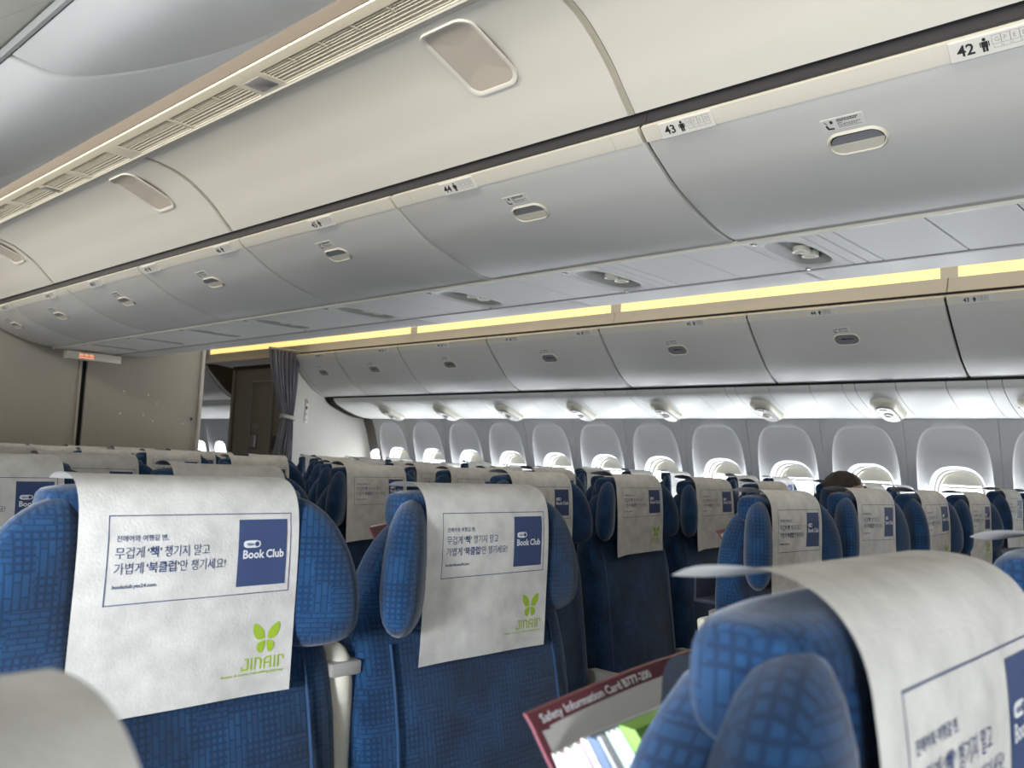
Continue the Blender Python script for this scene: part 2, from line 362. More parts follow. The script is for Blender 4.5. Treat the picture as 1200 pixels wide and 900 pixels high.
def wall_side(side):
    wname = 'wall_left' if side == 1 else 'wall_right'
    root = thing(wname, loc=(0, 0, 0)); root['kind'] = 'structure'
    ys = WINY if side == 1 else WINY
    ovz = 1.135; W, H = 0.262, 0.372
    def P(y, z, d): return (wallx(z, side) + side * d, y, z)
    pm = None
    for i in range(0, len(ys), 2):
        pair = [ys[i], ys[i + 1]] if i + 1 < len(ys) else [ys[i]]
        ym = sum(pair) / len(pair)
        if pm is None or len(pair) == 1:
            vfs = []; hl = .534 if len(pair) == 2 else .266
            for yw in pair:
                yw -= ym
                R_ = [(rect_ring(0.5345, WB, WT), 0.0), (arch(), 0.0)]
                A = arch()
                rings = []
                rr = rect_ring(0.5305, WB, WT - .003)
                rings.append([P(yw + a, b, 0.006) for a, b in rect_ring(0.5355, WB, WT)] )
                rings.append([P(yw + a, b, 0) for a, b in rr])
                rings.append([P(yw + a, b, 0) for a, b in A])
                sc = lambda o, k, dz=0: [(a * k, 1.2 + (b - 1.2) * k + dz) for a, b in o]
                rings.append([P(yw + a, b, 0.006) for a, b in sc(A, 0.985)])
                rings.append([P(yw + a, b, 0.014) for a, b in sc(A, 0.955)])
                OV = oval(W + 0.075, H + 0.075, ovz)
                mid = [((a1 * .35 + a2 * .65), (b1 * .35 + b2 * .65)) for (a1, b1), (a2, b2) in zip(A, OV)]
                rings.append([P(yw + a, b, 0.034) for a, b in mid])
                rings.append([P(yw + a, b, 0.050) for a, b in OV])
                rings.append([P(yw + a, b, 0.085) for a, b in oval(W + 0.045, H + 0.045, ovz)])
                rings.append([P(yw + a, b, 0.088) for a, b in oval(W + .02, H + .02, ovz)])
                rings.append([P(yw + a, b, 0.16) for a, b in oval(W + .02, H + .02, ovz)])
                vfs.append(loft(rings, caps=False))
            V, F = join(*vfs); pm = mesh('sidewall_panel', V, F, 'panel', ang=30)
            lo = mesh('dado_panel', *ext([(wallx(WB, side), WB - .004), (wallx(WB, side), 0.16), (wallx(WB, side) - side * .03, 0.0)], -hl, hl), 'panel')
        o = link('sidewall_panel', pm, root, (0, ym, 0)); link('dado_panel', lo, root, (0, ym, 0))
    # backing skin that closes the fuselage around the openings
    V = []; F = []
    for yw in list(ys) + [WINY[-1] + .5365 * k for k in range(1, 12)]:
        is_win = yw <= WINY[-1] + .01 or side == 1
        r1 = [(yw + a, b) for a, b in rect_ring(0.5365, 0.0, 2.75)]; r2 = [(yw + a, b) for a, b in (oval(W + .02, H + .02, ovz))]
        rings = [[(wallx(1.2, side) + side * (0.16 if z < 1.7 else 0.16), y, z) for y, z in r] for r in (r1, r2)]
        vf = loft(rings, caps=False); n = len(V); V += vf[0]; F += [tuple(q + n for q in f) for f in vf[1]]
    sk = obj('fuselage_skin', (V, F), 'panel', root)
    return root
wl = wall_side(1); wr = wall_side(-1)

# --- windows: bezel, shade, pane
wn = 0
for side in (1, -1):
    bz = mesh('bezel', *xf(ring_plate(oval(.290, .400, 0), oval(.256, .366, 0), 0.010), Matrix(((0, 0, -side, 0), (1, 0, 0, 0), (0, 1, 0, 0), (0, 0, 0, 1)))), 'cream')
    pn = mesh('window_pane', *xf(plate(oval(.275, .385, 0), 0.004), Matrix(((0, 0, side, 0), (1, 0, 0, 0), (0, 1, 0, 0), (0, 0, 0, 1)))), 'glass')
    # shade pulled a little way down: upper cap of the oval with a thick pull lip
    ov = [p for p in oval(.262, .372, 0) if p[1] > 0.095]; ov.sort(key=lambda p: p[0])
    sh = mesh('window_shade', *xf(join(plate(ov, 0.006), bevbox(-.125, .125, .085, .100, -.006, .008, .003)), Matrix(((0, 0, side, 0), (1, 0, 0, 0), (0, 1, 0, 0), (0, 0, 0, 1)))), 'shade', ang=30)
    shc = mesh('window_shade', *xf(join(plate(oval(.262, .372, 0), 0.006), bevbox(-.10, .10, -.165, -.150, -.006, .008, .003)), Matrix(((0, 0, side, 0), (1, 0, 0, 0), (0, 1, 0, 0), (0, 0, 0, 1)))), 'shade', ang=30)
    for yw in WINY:
        wn += 1; t = thing('window_%d' % wn, loc=(wallx(1.135, side) + side * .098, yw, 1.135)); t['kind'] = 'structure'
        link('bezel', bz, t); link('window_shade', sh if side == 1 or is_open(yw) else shc, t, (side * .014, 0, 0)); link('window_pane', pn, t, (side * .035, 0, 0))

# --- profiles (x, z) read from the photograph
SIDE_FACE = smoothp([(5.090, 1.831), (5.035, 1.848), (4.920, 1.918), (4.776, 2.058), (4.705, 2.136), (4.664, 2.205)], 5)
CEN_FACE = smoothp([(2.480, 2.007), (2.370, 2.016), (2.231, 2.050), (2.109, 2.094), (2.016, 2.144), (1.958, 2.180), (1.922, 2.212)], 5)
CEN_FACE_P = smoothp([(2.985, 2.007), (3.160, 2.010), (3.310, 2.045), (3.420, 2.092), (3.500, 2.144), (3.560, 2.212)], 5)
STAR_FACE = smoothp([(0.360, 1.822), (0.440, 1.818), (0.550, 1.868), (0.680, 1.950), (0.800, 2.043), (0.900, 2.135), (0.955, 2.198)], 5)
AISLE = smoothp([(1.950, 2.272), (1.900, 2.320), (1.824, 2.390), (1.717, 2.458), (1.616, 2.490), (1.515, 2.500)], 5)

# --- ceiling: aisle panels, recess, inserts, upper shell
cl = thing('ceiling'); cl['kind'] = 'structure'
seams = [-3.10, -0.85, 1.41, 3.665, 5.92, 7.43]
for a, b in zip(seams, seams[1:]):
    if b < Y0: continue
    a = max(a, Y0)
    obj('ceiling_panel', ext(AISLE, a + .006, b - .006, 0.012, 1), 'ceil', cl)
    obj('ceiling_panel', ext([(2 * CX - x, z) for x, z in AISLE], a + .006, b - .006, 0.012, -1), 'ceil', cl)
    for e in (a, b):    # raised joint strip at each seam
        obj('joint_strip', ext(offset(AISLE, -0.0018), e - .011, e + .011, 0.012, 1), 'cream', cl)
# flat crown strip, vent bay and recess over the near aisle, its unlit shade painted in
obj('crown_strip', ext([(1.515, 2.503), (1.495, 2.503)], Y0, YB, 0.01, -1), 'grey_plastic', cl)
obj('recess_panel', ext([(1.345, 2.515), (1.25, 2.56), (1.12, 2.56), (0.98, 2.50)], Y0, YB, 0.01, -1), 'ceil_shade', cl)
obj('upper_shell', box(2 * CX - 6.2, 6.2, Y0 - .1, 12.6, 2.72, 2.76), 'panel', cl)
obj('recess_panel', ext([(3.965, 2.503), (4.14, 2.52), (4.50, 2.56), (4.90, 2.47)], Y0, YB, 0.01, -1), 'ceil', cl)
# lens-like inserts in the aisle panels
def insert(yc, w=0.21):
    a = cutp(AISLE, 0.195, 0.475); L_ = plen(a)
    t = thing('ceiling_insert', loc=(0, 0, 0))
    def pt(u, s, d):    # u across y, s along the profile
        p = cutp(a, s * L_, s * L_ + 1e-4); q = offset(p, 1)
        nx, nz = p[0][0] - q[0][0], p[0][1] - q[0][1]
        return (p[0][0] + nx * d, yc + u, p[0][1] + nz * d)
    def strip(scale, d):
        o = rrect(w * scale, L_ * (1 - (1 - scale) * w / L_), 0.045 * scale, 6)
        return [pt(x, 0.5 + y / L_, d) for x, y in o]
    fr = loft([strip(1, 0), strip(.985, .007), strip(.90, .007), strip(.86, .0025)], caps=False)
    # lens as grid of rings towards the centre line
    rg = [strip(s, .002) for s in (.88, .7, .5, .3, .12)]; ln = loft(rg, caps=False); ln[1].append(tuple(len(ln[0]) - 28 + q for q in range(28)))
    return fr, ln
INS = [(1.81, 'upper right, beside the wider grille'), (4.03, 'in the middle of the second panel'), (6.1, 'far end, at the left edge of the view')]
for yc, wh in INS:
    fr, ln = insert(yc)
    t = thing('ceiling_insert', 'frosted rounded insert in the aisle ceiling, ' + wh, 'ceiling lens', group=None)
    obj('frame', fr, 'ceil', t, ang=60); obj('lens', ln, 'lens', t)

# --- air grilles in the near aisle crown
GR = [(-0.75, .25), (0.30, 1.36), (1.52, 2.50), (2.66, 3.15), (3.17, 3.62), (3.735, 4.14), (4.20, 4.50), (4.56, 4.95), (5.02, 5.5), (5.56, 6.0), (6.06, 6.7), (6.78, 7.3)]
gw = ['just beyond the frame at the top', 'nearest in the frame', 'top edge, widest in view', 'first of the pair after the grey plate', 'second of the pair after the grey plate', 'first past the panel joint', 'second past the panel joint', 'third past the panel joint', 'fourth past the panel joint', 'fifth past the panel joint', 'sixth past the panel joint', 'last before the bulkhead']
for gi, ((a, b), wd) in enumerate(zip(GR, gw)):
    ea = (GR[gi - 1][1] + a) / 2 if gi else a - .05; eb = (GR[gi + 1][0] + b) / 2 if gi + 1 < len(GR) else YB
    ea += .0015; eb -= .0015
    t = thing('air_grille', 'cream louvred air grille along the aisle ceiling, ' + wd, 'air vent', group=None)
    o4 = [(1.345, ea), (1.496, ea), (1.496, eb), (1.345, eb)]; i4 = [(1.385, a), (1.488, a), (1.488, b), (1.385, b)]
    tray = ring_plate(o4, i4, .008, 2.50)
    obj('frame', tray, 'cream', t, smooth=False)
    obj('backing', box(1.385, 1.488, a, b, 2.535, 2.54), 'dark', t)
    for k, x in enumerate((1.388, 1.399, 1.410, 1.421, 1.437, 1.453, 1.469, 1.483)):
        wdt = 0.0035 if k < 4 else 0.011 if k < 7 else 0.007
        sl = [(x - wdt / 2, a, 2.502), (x + wdt / 2, a, 2.505), (x + wdt / 2, b, 2.505), (x - wdt / 2, b, 2.502), (x - wdt / 2, a, 2.518), (x + wdt / 2, a, 2.522), (x + wdt / 2, b, 2.522), (x - wdt / 2, b, 2.518)]
        obj('slat', (sl, [(0, 1, 2, 3), (4, 7, 6, 5), (0, 4, 5, 1), (3, 2, 6, 7), (0, 3, 7, 4), (1, 5, 6, 2)]), 'louvre', t, smooth=False)
    n = max(2, int((b - a) / .16))
    for k in range(1, n): obj('rib', box(1.388, 1.422, a + (b - a) * k / n - .003, a + (b - a) * k / n + .003, 2.5005, 2.53), 'louvre', t, smooth=False)
for i, (a, b) in enumerate([(2.530, 2.630), (4.505, 4.555)]):
    tag(obj('cover_plate', bevbox(1.40, 1.475, a, b, 2.498, 2.506, .002), 'paddle'), 'small dark grey plate between two ceiling air grilles, ' + ('nearer one' if i == 0 else 'farther one'), 'cover plate')

ordi_ = ['first', 'second', 'third', 'fourth', 'fifth', 'sixth']
# --- cove above the far bins with lit diffuser
cv = thing('trim_1'); cv['kind'] = 'structure'
COVE = smoothp([(4.700, 2.222), (4.775, 2.230), (4.835, 2.258), (4.862, 2.305), (4.872, 2.349)], 4)
for a, b in zip([Y0, -.79, 1.42, 3.61, 5.80], [-.79, 1.42, 3.61, 5.80, 9.5]):
    obj('cove_panel', ext(COVE, a + .003, b - .003, 0.012, 1), 'ceil', cv)
    tag(obj('cove_light', box(4.874, 4.882, a + .04, b - .05, 2.350, 2.47), 'cove'), 'long amber cove light above the far bins, %s' % {-1.6: 'right of the frame', -.79: 'rightmost section in view', 1.42: 'second section from the right', 3.61: 'third section from the right', 5.80: 'section nearest the curtain'}[a], 'light')
    obj('lamp_gap', box(4.872, 4.884, b - .05, b + .04, 2.346, 2.47), 'bin_strip', cv)
    tag(obj('cove_light', box(2 * CX - 4.882, 2 * CX - 4.874, a + .10, b - .06, 2.350, 2.47), 'cove'), 'cove light hidden above the camera-side bins, section %s' % ordi_[int(round((a + 1.6) / 2.0 + .2))], 'light')
COVE_N = [(2 * CX - x, z) for x, z in COVE]
cvn = thing('trim_2'); cvn['kind'] = 'structure'
obj('cove_panel', ext([(0.955, 2.215), (0.90, 2.24), (0.86, 2.30)], Y0, YB, 0.012, -1), 'ceil', cvn)
# dark seals
tm = thing('trim_3'); tm['kind'] = 'structure'
obj('seal', ext([(1.946, 2.222), (1.985, 2.25), (1.98, 2.29)], Y0, YB, .01, -1), 'rubber', tm)
obj('seal', ext([(4.672, 2.196), (4.71, 2.215), (4.72, 2.24)], Y0, YB, .01, 1), 'dark', tm)
obj('seal', ext([(5.105, 1.812), (5.085, 1.835)], Y0, YB, .01, 1), 'dark', tm)
obj('seal', ext([(3.534, 2.222), (3.495, 2.25), (3.50, 2.29)], Y0, YB, .01, 1), 'rubber', tm)

# ================================================================== OVERHEAD BINS
def person_icon(x, y, h):
    return join(blob(x, y + h * .88, h * .12, h * .12), rect2(x - h * .2, y + h * .32, x + h * .2, y + h * .74), rect2(x - h * .30, y + h * .36, x - h * .23, y + h * .72), rect2(x + h * .23, y + h * .36, x + h * .30, y + h * .72), rect2(x - h * .17, y, x - h * .02, y + h * .33), rect2(x + h * .02, y, x + h * .17, y + h * .33))
def placard(num, mtx, parent, big=True, seats='GFED'):
    w, h = (0.165, 0.047) if big else (0.160, 0.042)
    t = obj('row_placard', xf(bevbox(-w / 2, w / 2, -h / 2, h / 2, -.004, .0035, .002, 1), mtx), 'sticker', parent)
    dk = [flat3(text_fit(str(num), -w * .40, -h * .26, height=h * .54, bold=.02), .0042)]
    dk.append(flat3(person_icon(-w * .07, -h * .30, h * .66), .0042))
    obj('row_number', xf(join(*dk), mtx), 'black_ink', t, smooth=False)
    ln = []
    for k, ch in enumerate(seats):
        x0 = w * .02 + k * w * .105; x1 = x0 + w * .10; y0 = -h * .05; y1 = h * .36
        ln.append(flat3(line2([(x0, y0), (x1, y0), (x1, y1), (x0, y1), (x0, y0)], .0009), .0042))
        ln.append(flat3(text_fit(ch, x0 + w * .03, y0 + h * .1, height=h * .20), .0042))
        ln.append(flat3(line2([(x0 + .002, y0 - h * .06), (x0 + .002, y0 - h * .18), (x1, y0 - h * .18), (x1, y0 - h * .06)], .0009), .0042))
    obj('seat_diagram', xf(join(*ln), mtx), 'grey_ink' if big else 'black_ink', t, smooth=False)
def sticker(mtx, parent):
    t = obj('caution_sticker', xf(bevbox(-.052, .052, -.019, .019, -.002, .0012, .0008, 1), mtx), 'sticker', parent)
    z = .0016; rr = random.Random(3)
    P_ = [flat3(blob(-.026, .008, .004, .0055), z), flat3(line2([(-.040, -.002), (-.037, -.011), (-.026, -.012)], .005), z), flat3(line2([(-.042, .012), (-.038, .004)], .002), z)]
    for (yy, x1, hh) in ((.0125, .040, .0032), (.008, .036, .0032), (.002, -.001, .0025), (-.003, .044, .0018), (-.0075, .034, .0018), (-.012, .046, .0012)):
        x = -.012
        while x < x1:
            l = rr.uniform(.002, .006); P_.append(flat3(rect2(x, yy - hh / 2, min(x + l, x1), yy + hh / 2), z)); x += l + .0012
    obj('printed_caution', xf(join(*P_), mtx), 'black_ink', t, smooth=False)
def handle(mtx, parent, w=.150, h=.078, tilt=True):
    o = rrect(w, h, h * .49, 8); i = rrect(w - .018, h - .018, (h - .018) * .49, 8)
    mid = rrect(w - .006, h - .006, (h - .006) * .49, 8)
    V, F = loft([[(x, y, 0) for x, y in o], [(x, y, .004) for x, y in mid], [(x, y, .006) for x, y in rrect(w - .011, h - .011, (h - .011) * .49, 8)], [(x, y, .001) for x, y in i]], caps=False)
    b = obj('latch', xf((V, F), mtx), 'cream', parent, ang=50)
    up = [(x, y) for x, y in rrect(w - .018, h - .018, (h - .018) * .49, 8) if y > -.001]
    lo = [(x, y) for x, y in rrect(w - .018, h - .018, (h - .018) * .49, 8) if y < .001]
    obj('latch_well', xf(plate(i, .0008), mtx), 'dark', b)
    if tilt:
        obj('latch_paddle', xf(plate([(x * .97, y * .93 - .0012) for x, y in up], .0012, .0012), mtx), 'paddle', b, smooth=False)
        V, F = plate([(x * .985, y * .97) for x, y in lo], .0030, .0008); obj('latch_cup', xf((V, F), mtx), 'cream', b, smooth=False)
    else:
        obj('latch_paddle', xf(plate([(x * .97, y * .93) for x, y in i], .0010, .0010), mtx), 'paddle', b, smooth=False)
        obj('latch_slot', xf(plate([(-.036, .002), (.040, .002), (.046, .0055), (-.020, .011)], .0006, .0022), mtx), 'dark', b, smooth=False)
def bin_unit(face, ya, yb, body, label, group, nums=(), s_h=None, big=True, off=1, tilt=True, fine=True, strip=.046, dsticker=None):
    t = thing('overhead_bin', label, 'overhead bin', (0, (ya + yb) / 2, 0), group); ym = (ya + yb) / 2; hw = (yb - ya) / 2; L_ = plen(face)
    obj('bin_body', ext(body, -hw + .002, hw - .002) if False else loft([[(x, -hw + .001, z) for x, z in body], [(x, hw - .001, z) for x, z in body]]), 'dark_plastic', t, smooth=False)
    # door: edge-rounded shell
    a = cutp(face, 0.004, L_ - strip)
    g = .0065; rings = []
    for y, d in ((-hw + g, .018), (-hw + g, .006), (-hw + g + .002, .002), (-hw + g + .006, 0), (hw - g - .006, 0), (hw - g - .002, .002), (hw - g, .006), (hw - g, .018)):
        rings.append([(x, y, z) for x, z in (offset(a, off * d) if d else a)])
    obj('bin_door', loft(rings, caps=False, closed=False), 'bin', t, ang=50)
    st = cutp(face, L_ - strip + .0005, L_)
    for i, (p, q) in enumerate(((-hw + g, -hw + .10), (-hw + .101, hw - .10), (hw - .099, hw - g))):
        obj('top_strip', ext(offset(st, -off * .002), p, q, .016, off), 'bin_strip', t, ang=50)
    if s_h is not None:
        handle(Matrix.Translation((0, -ym, 0)) @ frame(face, s_h, ym), t, tilt=tilt) if big else handle(Matrix.Translation((0, -ym, 0)) @ frame(face, s_h, ym), t, .150, .082, tilt)
        if fine: sticker(Matrix.Translation((0, -ym, 0)) @ frame(face, s_h + .066, ym + .015) , t)
    for n, y in nums:
        m_ = Matrix.Translation((0, -ym, 0)) @ frame(face, L_ - strip * .52, y - .035); m_ = m_ @ Matrix.Translation((0, 0, .004))
        placard(n, m_, t, big, 'GFED' if big else 'CBA')
    return t
Lc = plen(CEN_FACE); Ls = plen(SIDE_FACE)
CNUM = [(42, .515), (43, 1.255), (44, 2.150), (45, 2.950), (46, 3.735), (47, 4.500), (48, 5.235), (49, 5.960), (50, 6.82)]
SNUM = [(42, .47), (43, 1.262), (44, 2.058), (45, 2.868), (46, 3.76), (47, 4.45), (48, 5.22), (49, 5.985), (50, 6.95)]
ordi = ['first', 'second', 'third', 'fourth', 'fifth', 'sixth', 'seventh', 'eighth', 'ninth', 'tenth', 'eleventh', 'twelfth']
cen_body = [(2.49, 2.065), (2.37, 2.060), (2.24, 2.080), (2.12, 2.120), (2.03, 2.165), (1.972, 2.20), (1.95, 2.225), (2.0, 2.45), (2.70, 2.45), (2.70, 2.065)]
cen_body_p = [(5.48 - x, z) for x, z in cen_body]
side_body = [(5.10, 1.855), (5.04, 1.872), (4.94, 1.94), (4.80, 2.075), (4.73, 2.15), (4.69, 2.205), (4.80, 2.21), (5.4, 2.15), (5.55, 1.86)]
star_body = [(0.37, 1.845), (0.44, 1.84), (0.54, 1.89), (0.67, 1.97), (0.79, 2.063), (0.885, 2.15), (0.93, 2.20), (0.80, 2.21), (0.15, 2.15), (-.03, 1.86)]
CG = [-0.82, .272, 1.364, 2.464, 3.545, 4.60, 5.62, 6.665, 7.38]
k = 0
for a, b in zip(CG, CG[1:]):
    nums = [(n, y) for n, y in CNUM if a < y < b]; k += 1
    ns = ' and '.join(str(n) for n, y in nums)
    wh = ['cut by the right edge', 'largest, upper right', 'second from the right', 'third from the right', 'fourth from the right', 'fifth from the right', 'sixth from the right', 'last by the bulkhead'][k - 1] + ((', marked ' + ns) if nums else '')
    bin_unit(CEN_FACE, a, b, cen_body, 'centre overhead bin facing the near aisle, %s' % wh, 'centre bins facing the near aisle', nums, .415 * 1.0 if False else Lc * .672, True, off=1)
    bin_unit(CEN_FACE_P, a, b, cen_body_p, 'underside of far-aisle bin behind the centre bin %s' % wh.split(', marked')[0], 'centre bins facing the far aisle', (), None, True, off=-1, fine=False)
SG = [-0.82, .272, 1.375, 2.485, 3.595, 4.685, 5.76, 6.683, 7.34]
k = 0
for a, b in zip(SG, SG[1:]):
    nums = [(n, y) for n, y in SNUM if a < y < b]; k += 1
    ns = ' and '.join(str(n) for n, y in nums)
    wh = ['right of the frame', 'cut by the right edge', 'largest complete one', 'third from the right edge', 'fourth from the right edge', 'fifth from the right edge', 'sixth from the right edge', 'smallest, beside the partition'][k - 1] + ((', marked ' + ns) if nums else '')
    bin_unit(SIDE_FACE, a, b, side_body, 'white overhead bin above the far windows, %s' % wh, 'bins above the far windows', nums, Ls * .63, False, off=1, tilt=False)
    bin_unit(STAR_FACE, a, b, star_body, 'camera-side overhead bin over the near seats, %s counting aft' % ordi[k - 1], 'bins over the near seats', (), None, True, off=-1, fine=False)
tag(obj('bin_end_panel', ext(SIDE_FACE, 7.34, 7.40, .02, 1), 'bin'), 'narrow filler panel between the last window-side bin and the partition', 'filler panel')

# ================================================================== PASSENGER SERVICE PANELS
# centre channel
tc_ = thing('trim_4'); tc_['kind'] = 'structure'
obj('channel_rail', ext([(2.475, 2.012), (2.482, 2.000), (2.494, 2.000), (2.500, 2.010)], Y0, YB, 0), 'cream', tc_)
obj('channel_rail', ext([(2.955, 2.010), (2.960, 2.003), (2.972, 2.003), (2.982, 2.012)], Y0, YB, 0), 'grey_plastic', tc_)
obj('channel_back', box(2.48, 2.99, Y0, YB, 2.055, 2.060), 'dark', tc_)
UY = [1.262 + .795 * k for k in range(-2, 8)]
sawx = [-1]
def flatpanel(x0, x1, ya, yb, z, t=.010): return bevbox(x0, x1, ya + .0022, yb - .0022, z, z + t, .0025, 1)
def rring(w, h, n=48):
    out = []
    for k in range(n):
        a = 2 * PI * k / n; c, s = math.cos(a), math.sin(a); m = max(abs(c), abs(s)); out.append((c / m * w / 2, s / m * h / 2))
    return out
def soval(w, h, e, n=48): return [(math.copysign(abs(math.cos(2 * PI * k / n)) ** e, math.cos(2 * PI * k / n)) * w / 2, math.copysign(abs(math.sin(2 * PI * k / n)) ** e, math.sin(2 * PI * k / n)) * h / 2) for k in range(n)]
for i, u in enumerate(UY):
    if u + .1 > YB: break
    t = thing('service_panel', 'recessed reading-light unit under the centre bins, %s' % (['out of frame nearest', 'just right of the frame', 'largest, under bin 43', 'second largest, under bin 44', 'third from the right', 'fourth from the right', 'fifth from the right', 'sixth from the right', 'seventh from the right', 'last'][i]), 'reading light', (2.727, u, 2.007), 'centre reading-light units')
    hw = .098
    A = [[(x, y, z) for x, y in rr_] for rr_, z in ((rring(.452, .194), .004), (rring(.448, .190), 0), (soval(.36, .150, .62), 0), (soval(.345, .138, .62), .004), (soval(.29, .110, .66), .030), (soval(.27, .098, .66), .034))]
    V, F = loft(A, caps=False); F.append(tuple(5 * 48 + j for j in range(48)))
    obj('housing', (V, F[:48 * 3]) , 'psu', t, ang=40); F2 = F[48 * 3:]; obj('recess', (V, F2), 'grey_plastic', t, ang=40)
    for xx in (-.035, .035, .0):
        if xx == 0: continue
        r = obj('reading_light', xf(ring_plate(soval(.058, .058, 1, 20), soval(.040, .040, 1, 20), .018), Matrix.Translation((xx + .05, 0, .010))), 'cream', t, ang=40)
        obj('lens', xf(cyl(.019, .004), Matrix.Translation((xx + .05, 0, .018))), 'paddle', r)
    obj('clip', xf(bevbox(-.012, .012, -.006, .006, -.006, .002, .002, 1), Matrix.Translation((.205, .06, 0))), 'metal', t); obj('clip', xf(bevbox(-.012, .012, -.006, .006, -.006, .002, .002, 1), Matrix.Translation((-.205, .06, 0))), 'metal', t)
    # filler panels that belong to the channel
    y = u - hw - .001
    for wd in (.048, .052, .265):
        obj('filler_panel', flatpanel(2.502, 2.953, y - wd, y, 2.007), 'psu', tc_); y -= wd
    obj('filler_panel', flatpanel(2.502, 2.953, y - (.795 - 2 * hw - .365) + .002, y, 2.007), 'psu', tc_)
obj('filler_panel', flatpanel(2.502, 2.953, 6.926, YB, 2.007), 'psu', tc_)
# side channel (window side, far)
PSU = smoothp([(5.098, 1.822), (5.125, 1.780), (5.200, 1.736), (5.330, 1.686), (5.470, 1.650), (5.600, 1.643)], 4)
ts = thing('trim_5'); ts['kind'] = 'structure'
obj('channel_back', ext(offset(PSU, -.02), Y0, YB, .005, -1), 'dark', ts)
for i, u in enumerate([1.888 + .785 * k for k in range(-3, 8)]):
    if u > YB - .1: break
    hw = .117; t = thing('service_panel', 'oval reading-light pod above the far windows, %s' % (['first, out of frame', 'second, out of frame', 'at the right edge of the frame', 'right of the 44 bin, nearest complete one', 'second complete one from the right', 'third complete one from the right', 'fourth complete one from the right', 'fifth complete one from the right', 'sixth complete one from the right', 'last before the partition', 'last'][i]), 'reading light', (0, u, 0), 'pods above the far windows')
    obj('filler_panel', ext(PSU, -hw + .002, hw - .002, .01, -1), 'psu', t)
    f = frame(PSU, plen(PSU) * .50, 0)
    V, F = pillow(rrect(.160, .300, .075, 8), .046, 6, 2.6)
    m_ = f @ Matrix(((1, 0, 0, 0), (0, 0, 1, 0), (0, -1, 0, 0), (0, 0, 0, 1)))
    pod = obj('pod', xf((V, F), m_), 'cream', t, ang=60)
    fm = f @ Matrix.Translation((0.006, 0, .035)) @ Matrix.Diagonal((1.2, 1.2, 1, 1))
    obj('pod_face', xf(loft([[(x, y, 0) for x, y in rrect(.088, .190, .040, 8)], [(x, y, .009) for x, y in rrect(.080, .180, .038, 8)]]), fm), 'grey_plastic', pod, ang=40)
    for yy, nm in ((.055, 'call_button'), (.008, 'air_nozzle'), (-.048, 'air_nozzle')):
        if nm == 'call_button': obj(nm, xf(bevbox(-.022, .014, yy - .009, yy + .016, .006, .014, .003), fm), 'sticker', pod)
        else:
            obj(nm, xf(ring_plate(soval(.046, .046, 1, 20), soval(.030, .030, 1, 20), .008, .008), fm), 'psu', pod, ang=40)
            obj('reading_lens', xf(cyl(.0145, .002, .009), fm), 'paddle', pod)
    obj('screw', xf(cyl(.005, .003), f @ Matrix.Translation((-.09, -.0, -.0))), 'metal', t)
    y = u - hw
    for wd in (.078, .202, .264 + .007):
        # panels aft of this unit run towards the next one
        pass
    y = u + hw
    for wd in (.075, .205, .785 - .234 - .28):
        obj('filler_panel', ext(PSU, y + .002, y + wd - .002, .01, -1), 'psu', ts); y += wd
# camera-side service channel
PSUN = [(0.349, 1.822), (0.28, 1.76), (0.15, 1.70), (0.0, 1.655), (-.12, 1.643)]
tn_ = thing('trim_6'); tn_['kind'] = 'structure'
obj('channel_rail', ext([(0.360, 1.817), (0.352, 1.813), (0.346, 1.817)], Y0, YB, .01, 1), 'grey_plastic', tn_)
y = Y0
while y < YB - .05:
    obj('filler_panel', ext(PSUN, y + .002, min(YB, y + .39) - .002, .01, 1), 'cream', tn_); y += .39
obj('channel_back', ext(offset(PSUN, .02), Y0, YB, .005, 1), 'dark', tn_)

# ================================================================== AFT BULKHEADS, CURTAIN, DOORWAY
wb = thing('wall_back'); wb['kind'] = 'structure'
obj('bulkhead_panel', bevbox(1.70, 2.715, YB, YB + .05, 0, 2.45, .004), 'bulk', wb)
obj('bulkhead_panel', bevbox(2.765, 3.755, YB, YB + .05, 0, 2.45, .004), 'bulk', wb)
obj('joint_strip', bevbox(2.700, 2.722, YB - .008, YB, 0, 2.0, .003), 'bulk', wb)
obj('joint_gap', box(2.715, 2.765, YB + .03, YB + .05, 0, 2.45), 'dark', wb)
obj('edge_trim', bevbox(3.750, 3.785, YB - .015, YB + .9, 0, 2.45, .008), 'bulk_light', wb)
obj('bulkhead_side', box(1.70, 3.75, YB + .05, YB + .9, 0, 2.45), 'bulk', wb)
for px, pz in [(3.08, 1.71), (3.29, 1.70), (3.37, 1.635), (3.06, 1.52), (3.26, 1.52), (3.345, 1.475), (3.645, 1.62), (3.62, 1.47)]:
    obj('snap_stud', xf(cyl(.008, .004, n=12), Matrix.Translation((px, YB - .004, pz)) @ Matrix.Rotation(PI / 2, 4, 'X') @ Matrix.Translation((0, 0, -.004))), 'sticker', wb)
obj('latch_hook', bevbox(3.69, 3.705, YB - .012, YB, 1.505, 1.525, .003), 'dark_plastic', wb)
# partition over the far seats
poly = [(x, z) for x, z in SIDE_FACE[::-1]] + [(x, z) for x, z in PSU] + [(wallx(z, 1), z) for z in (1.5, 1.4, 1.3, 1.2, 1.1, 1.0)] + [(wallx(.9), 0), (4.66, 0)]
V, F = loft([[(x, YB - .02, z) for x, z in poly], [(x, YB + .03, z) for x, z in poly]])
obj('partition_panel', (V, F), 'bulk_light', wb, smooth=False)
V, F = loft([[(2 * CX - x, YB - .02, z) for x, z in poly], [(2 * CX - x, YB + .03, z) for x, z in poly]])
obj('partition_panel', (V, F), 'bulk_light', wb, smooth=False)
obj('upper_closure', box(4.89, 6.0, YB, YB + .03, 2.2, 2.75), 'bulk_light', wb)
obj('upper_closure', box(-.4, 1.1, YB, YB + .03, 1.6, 2.75), 'bulk_light', wb)
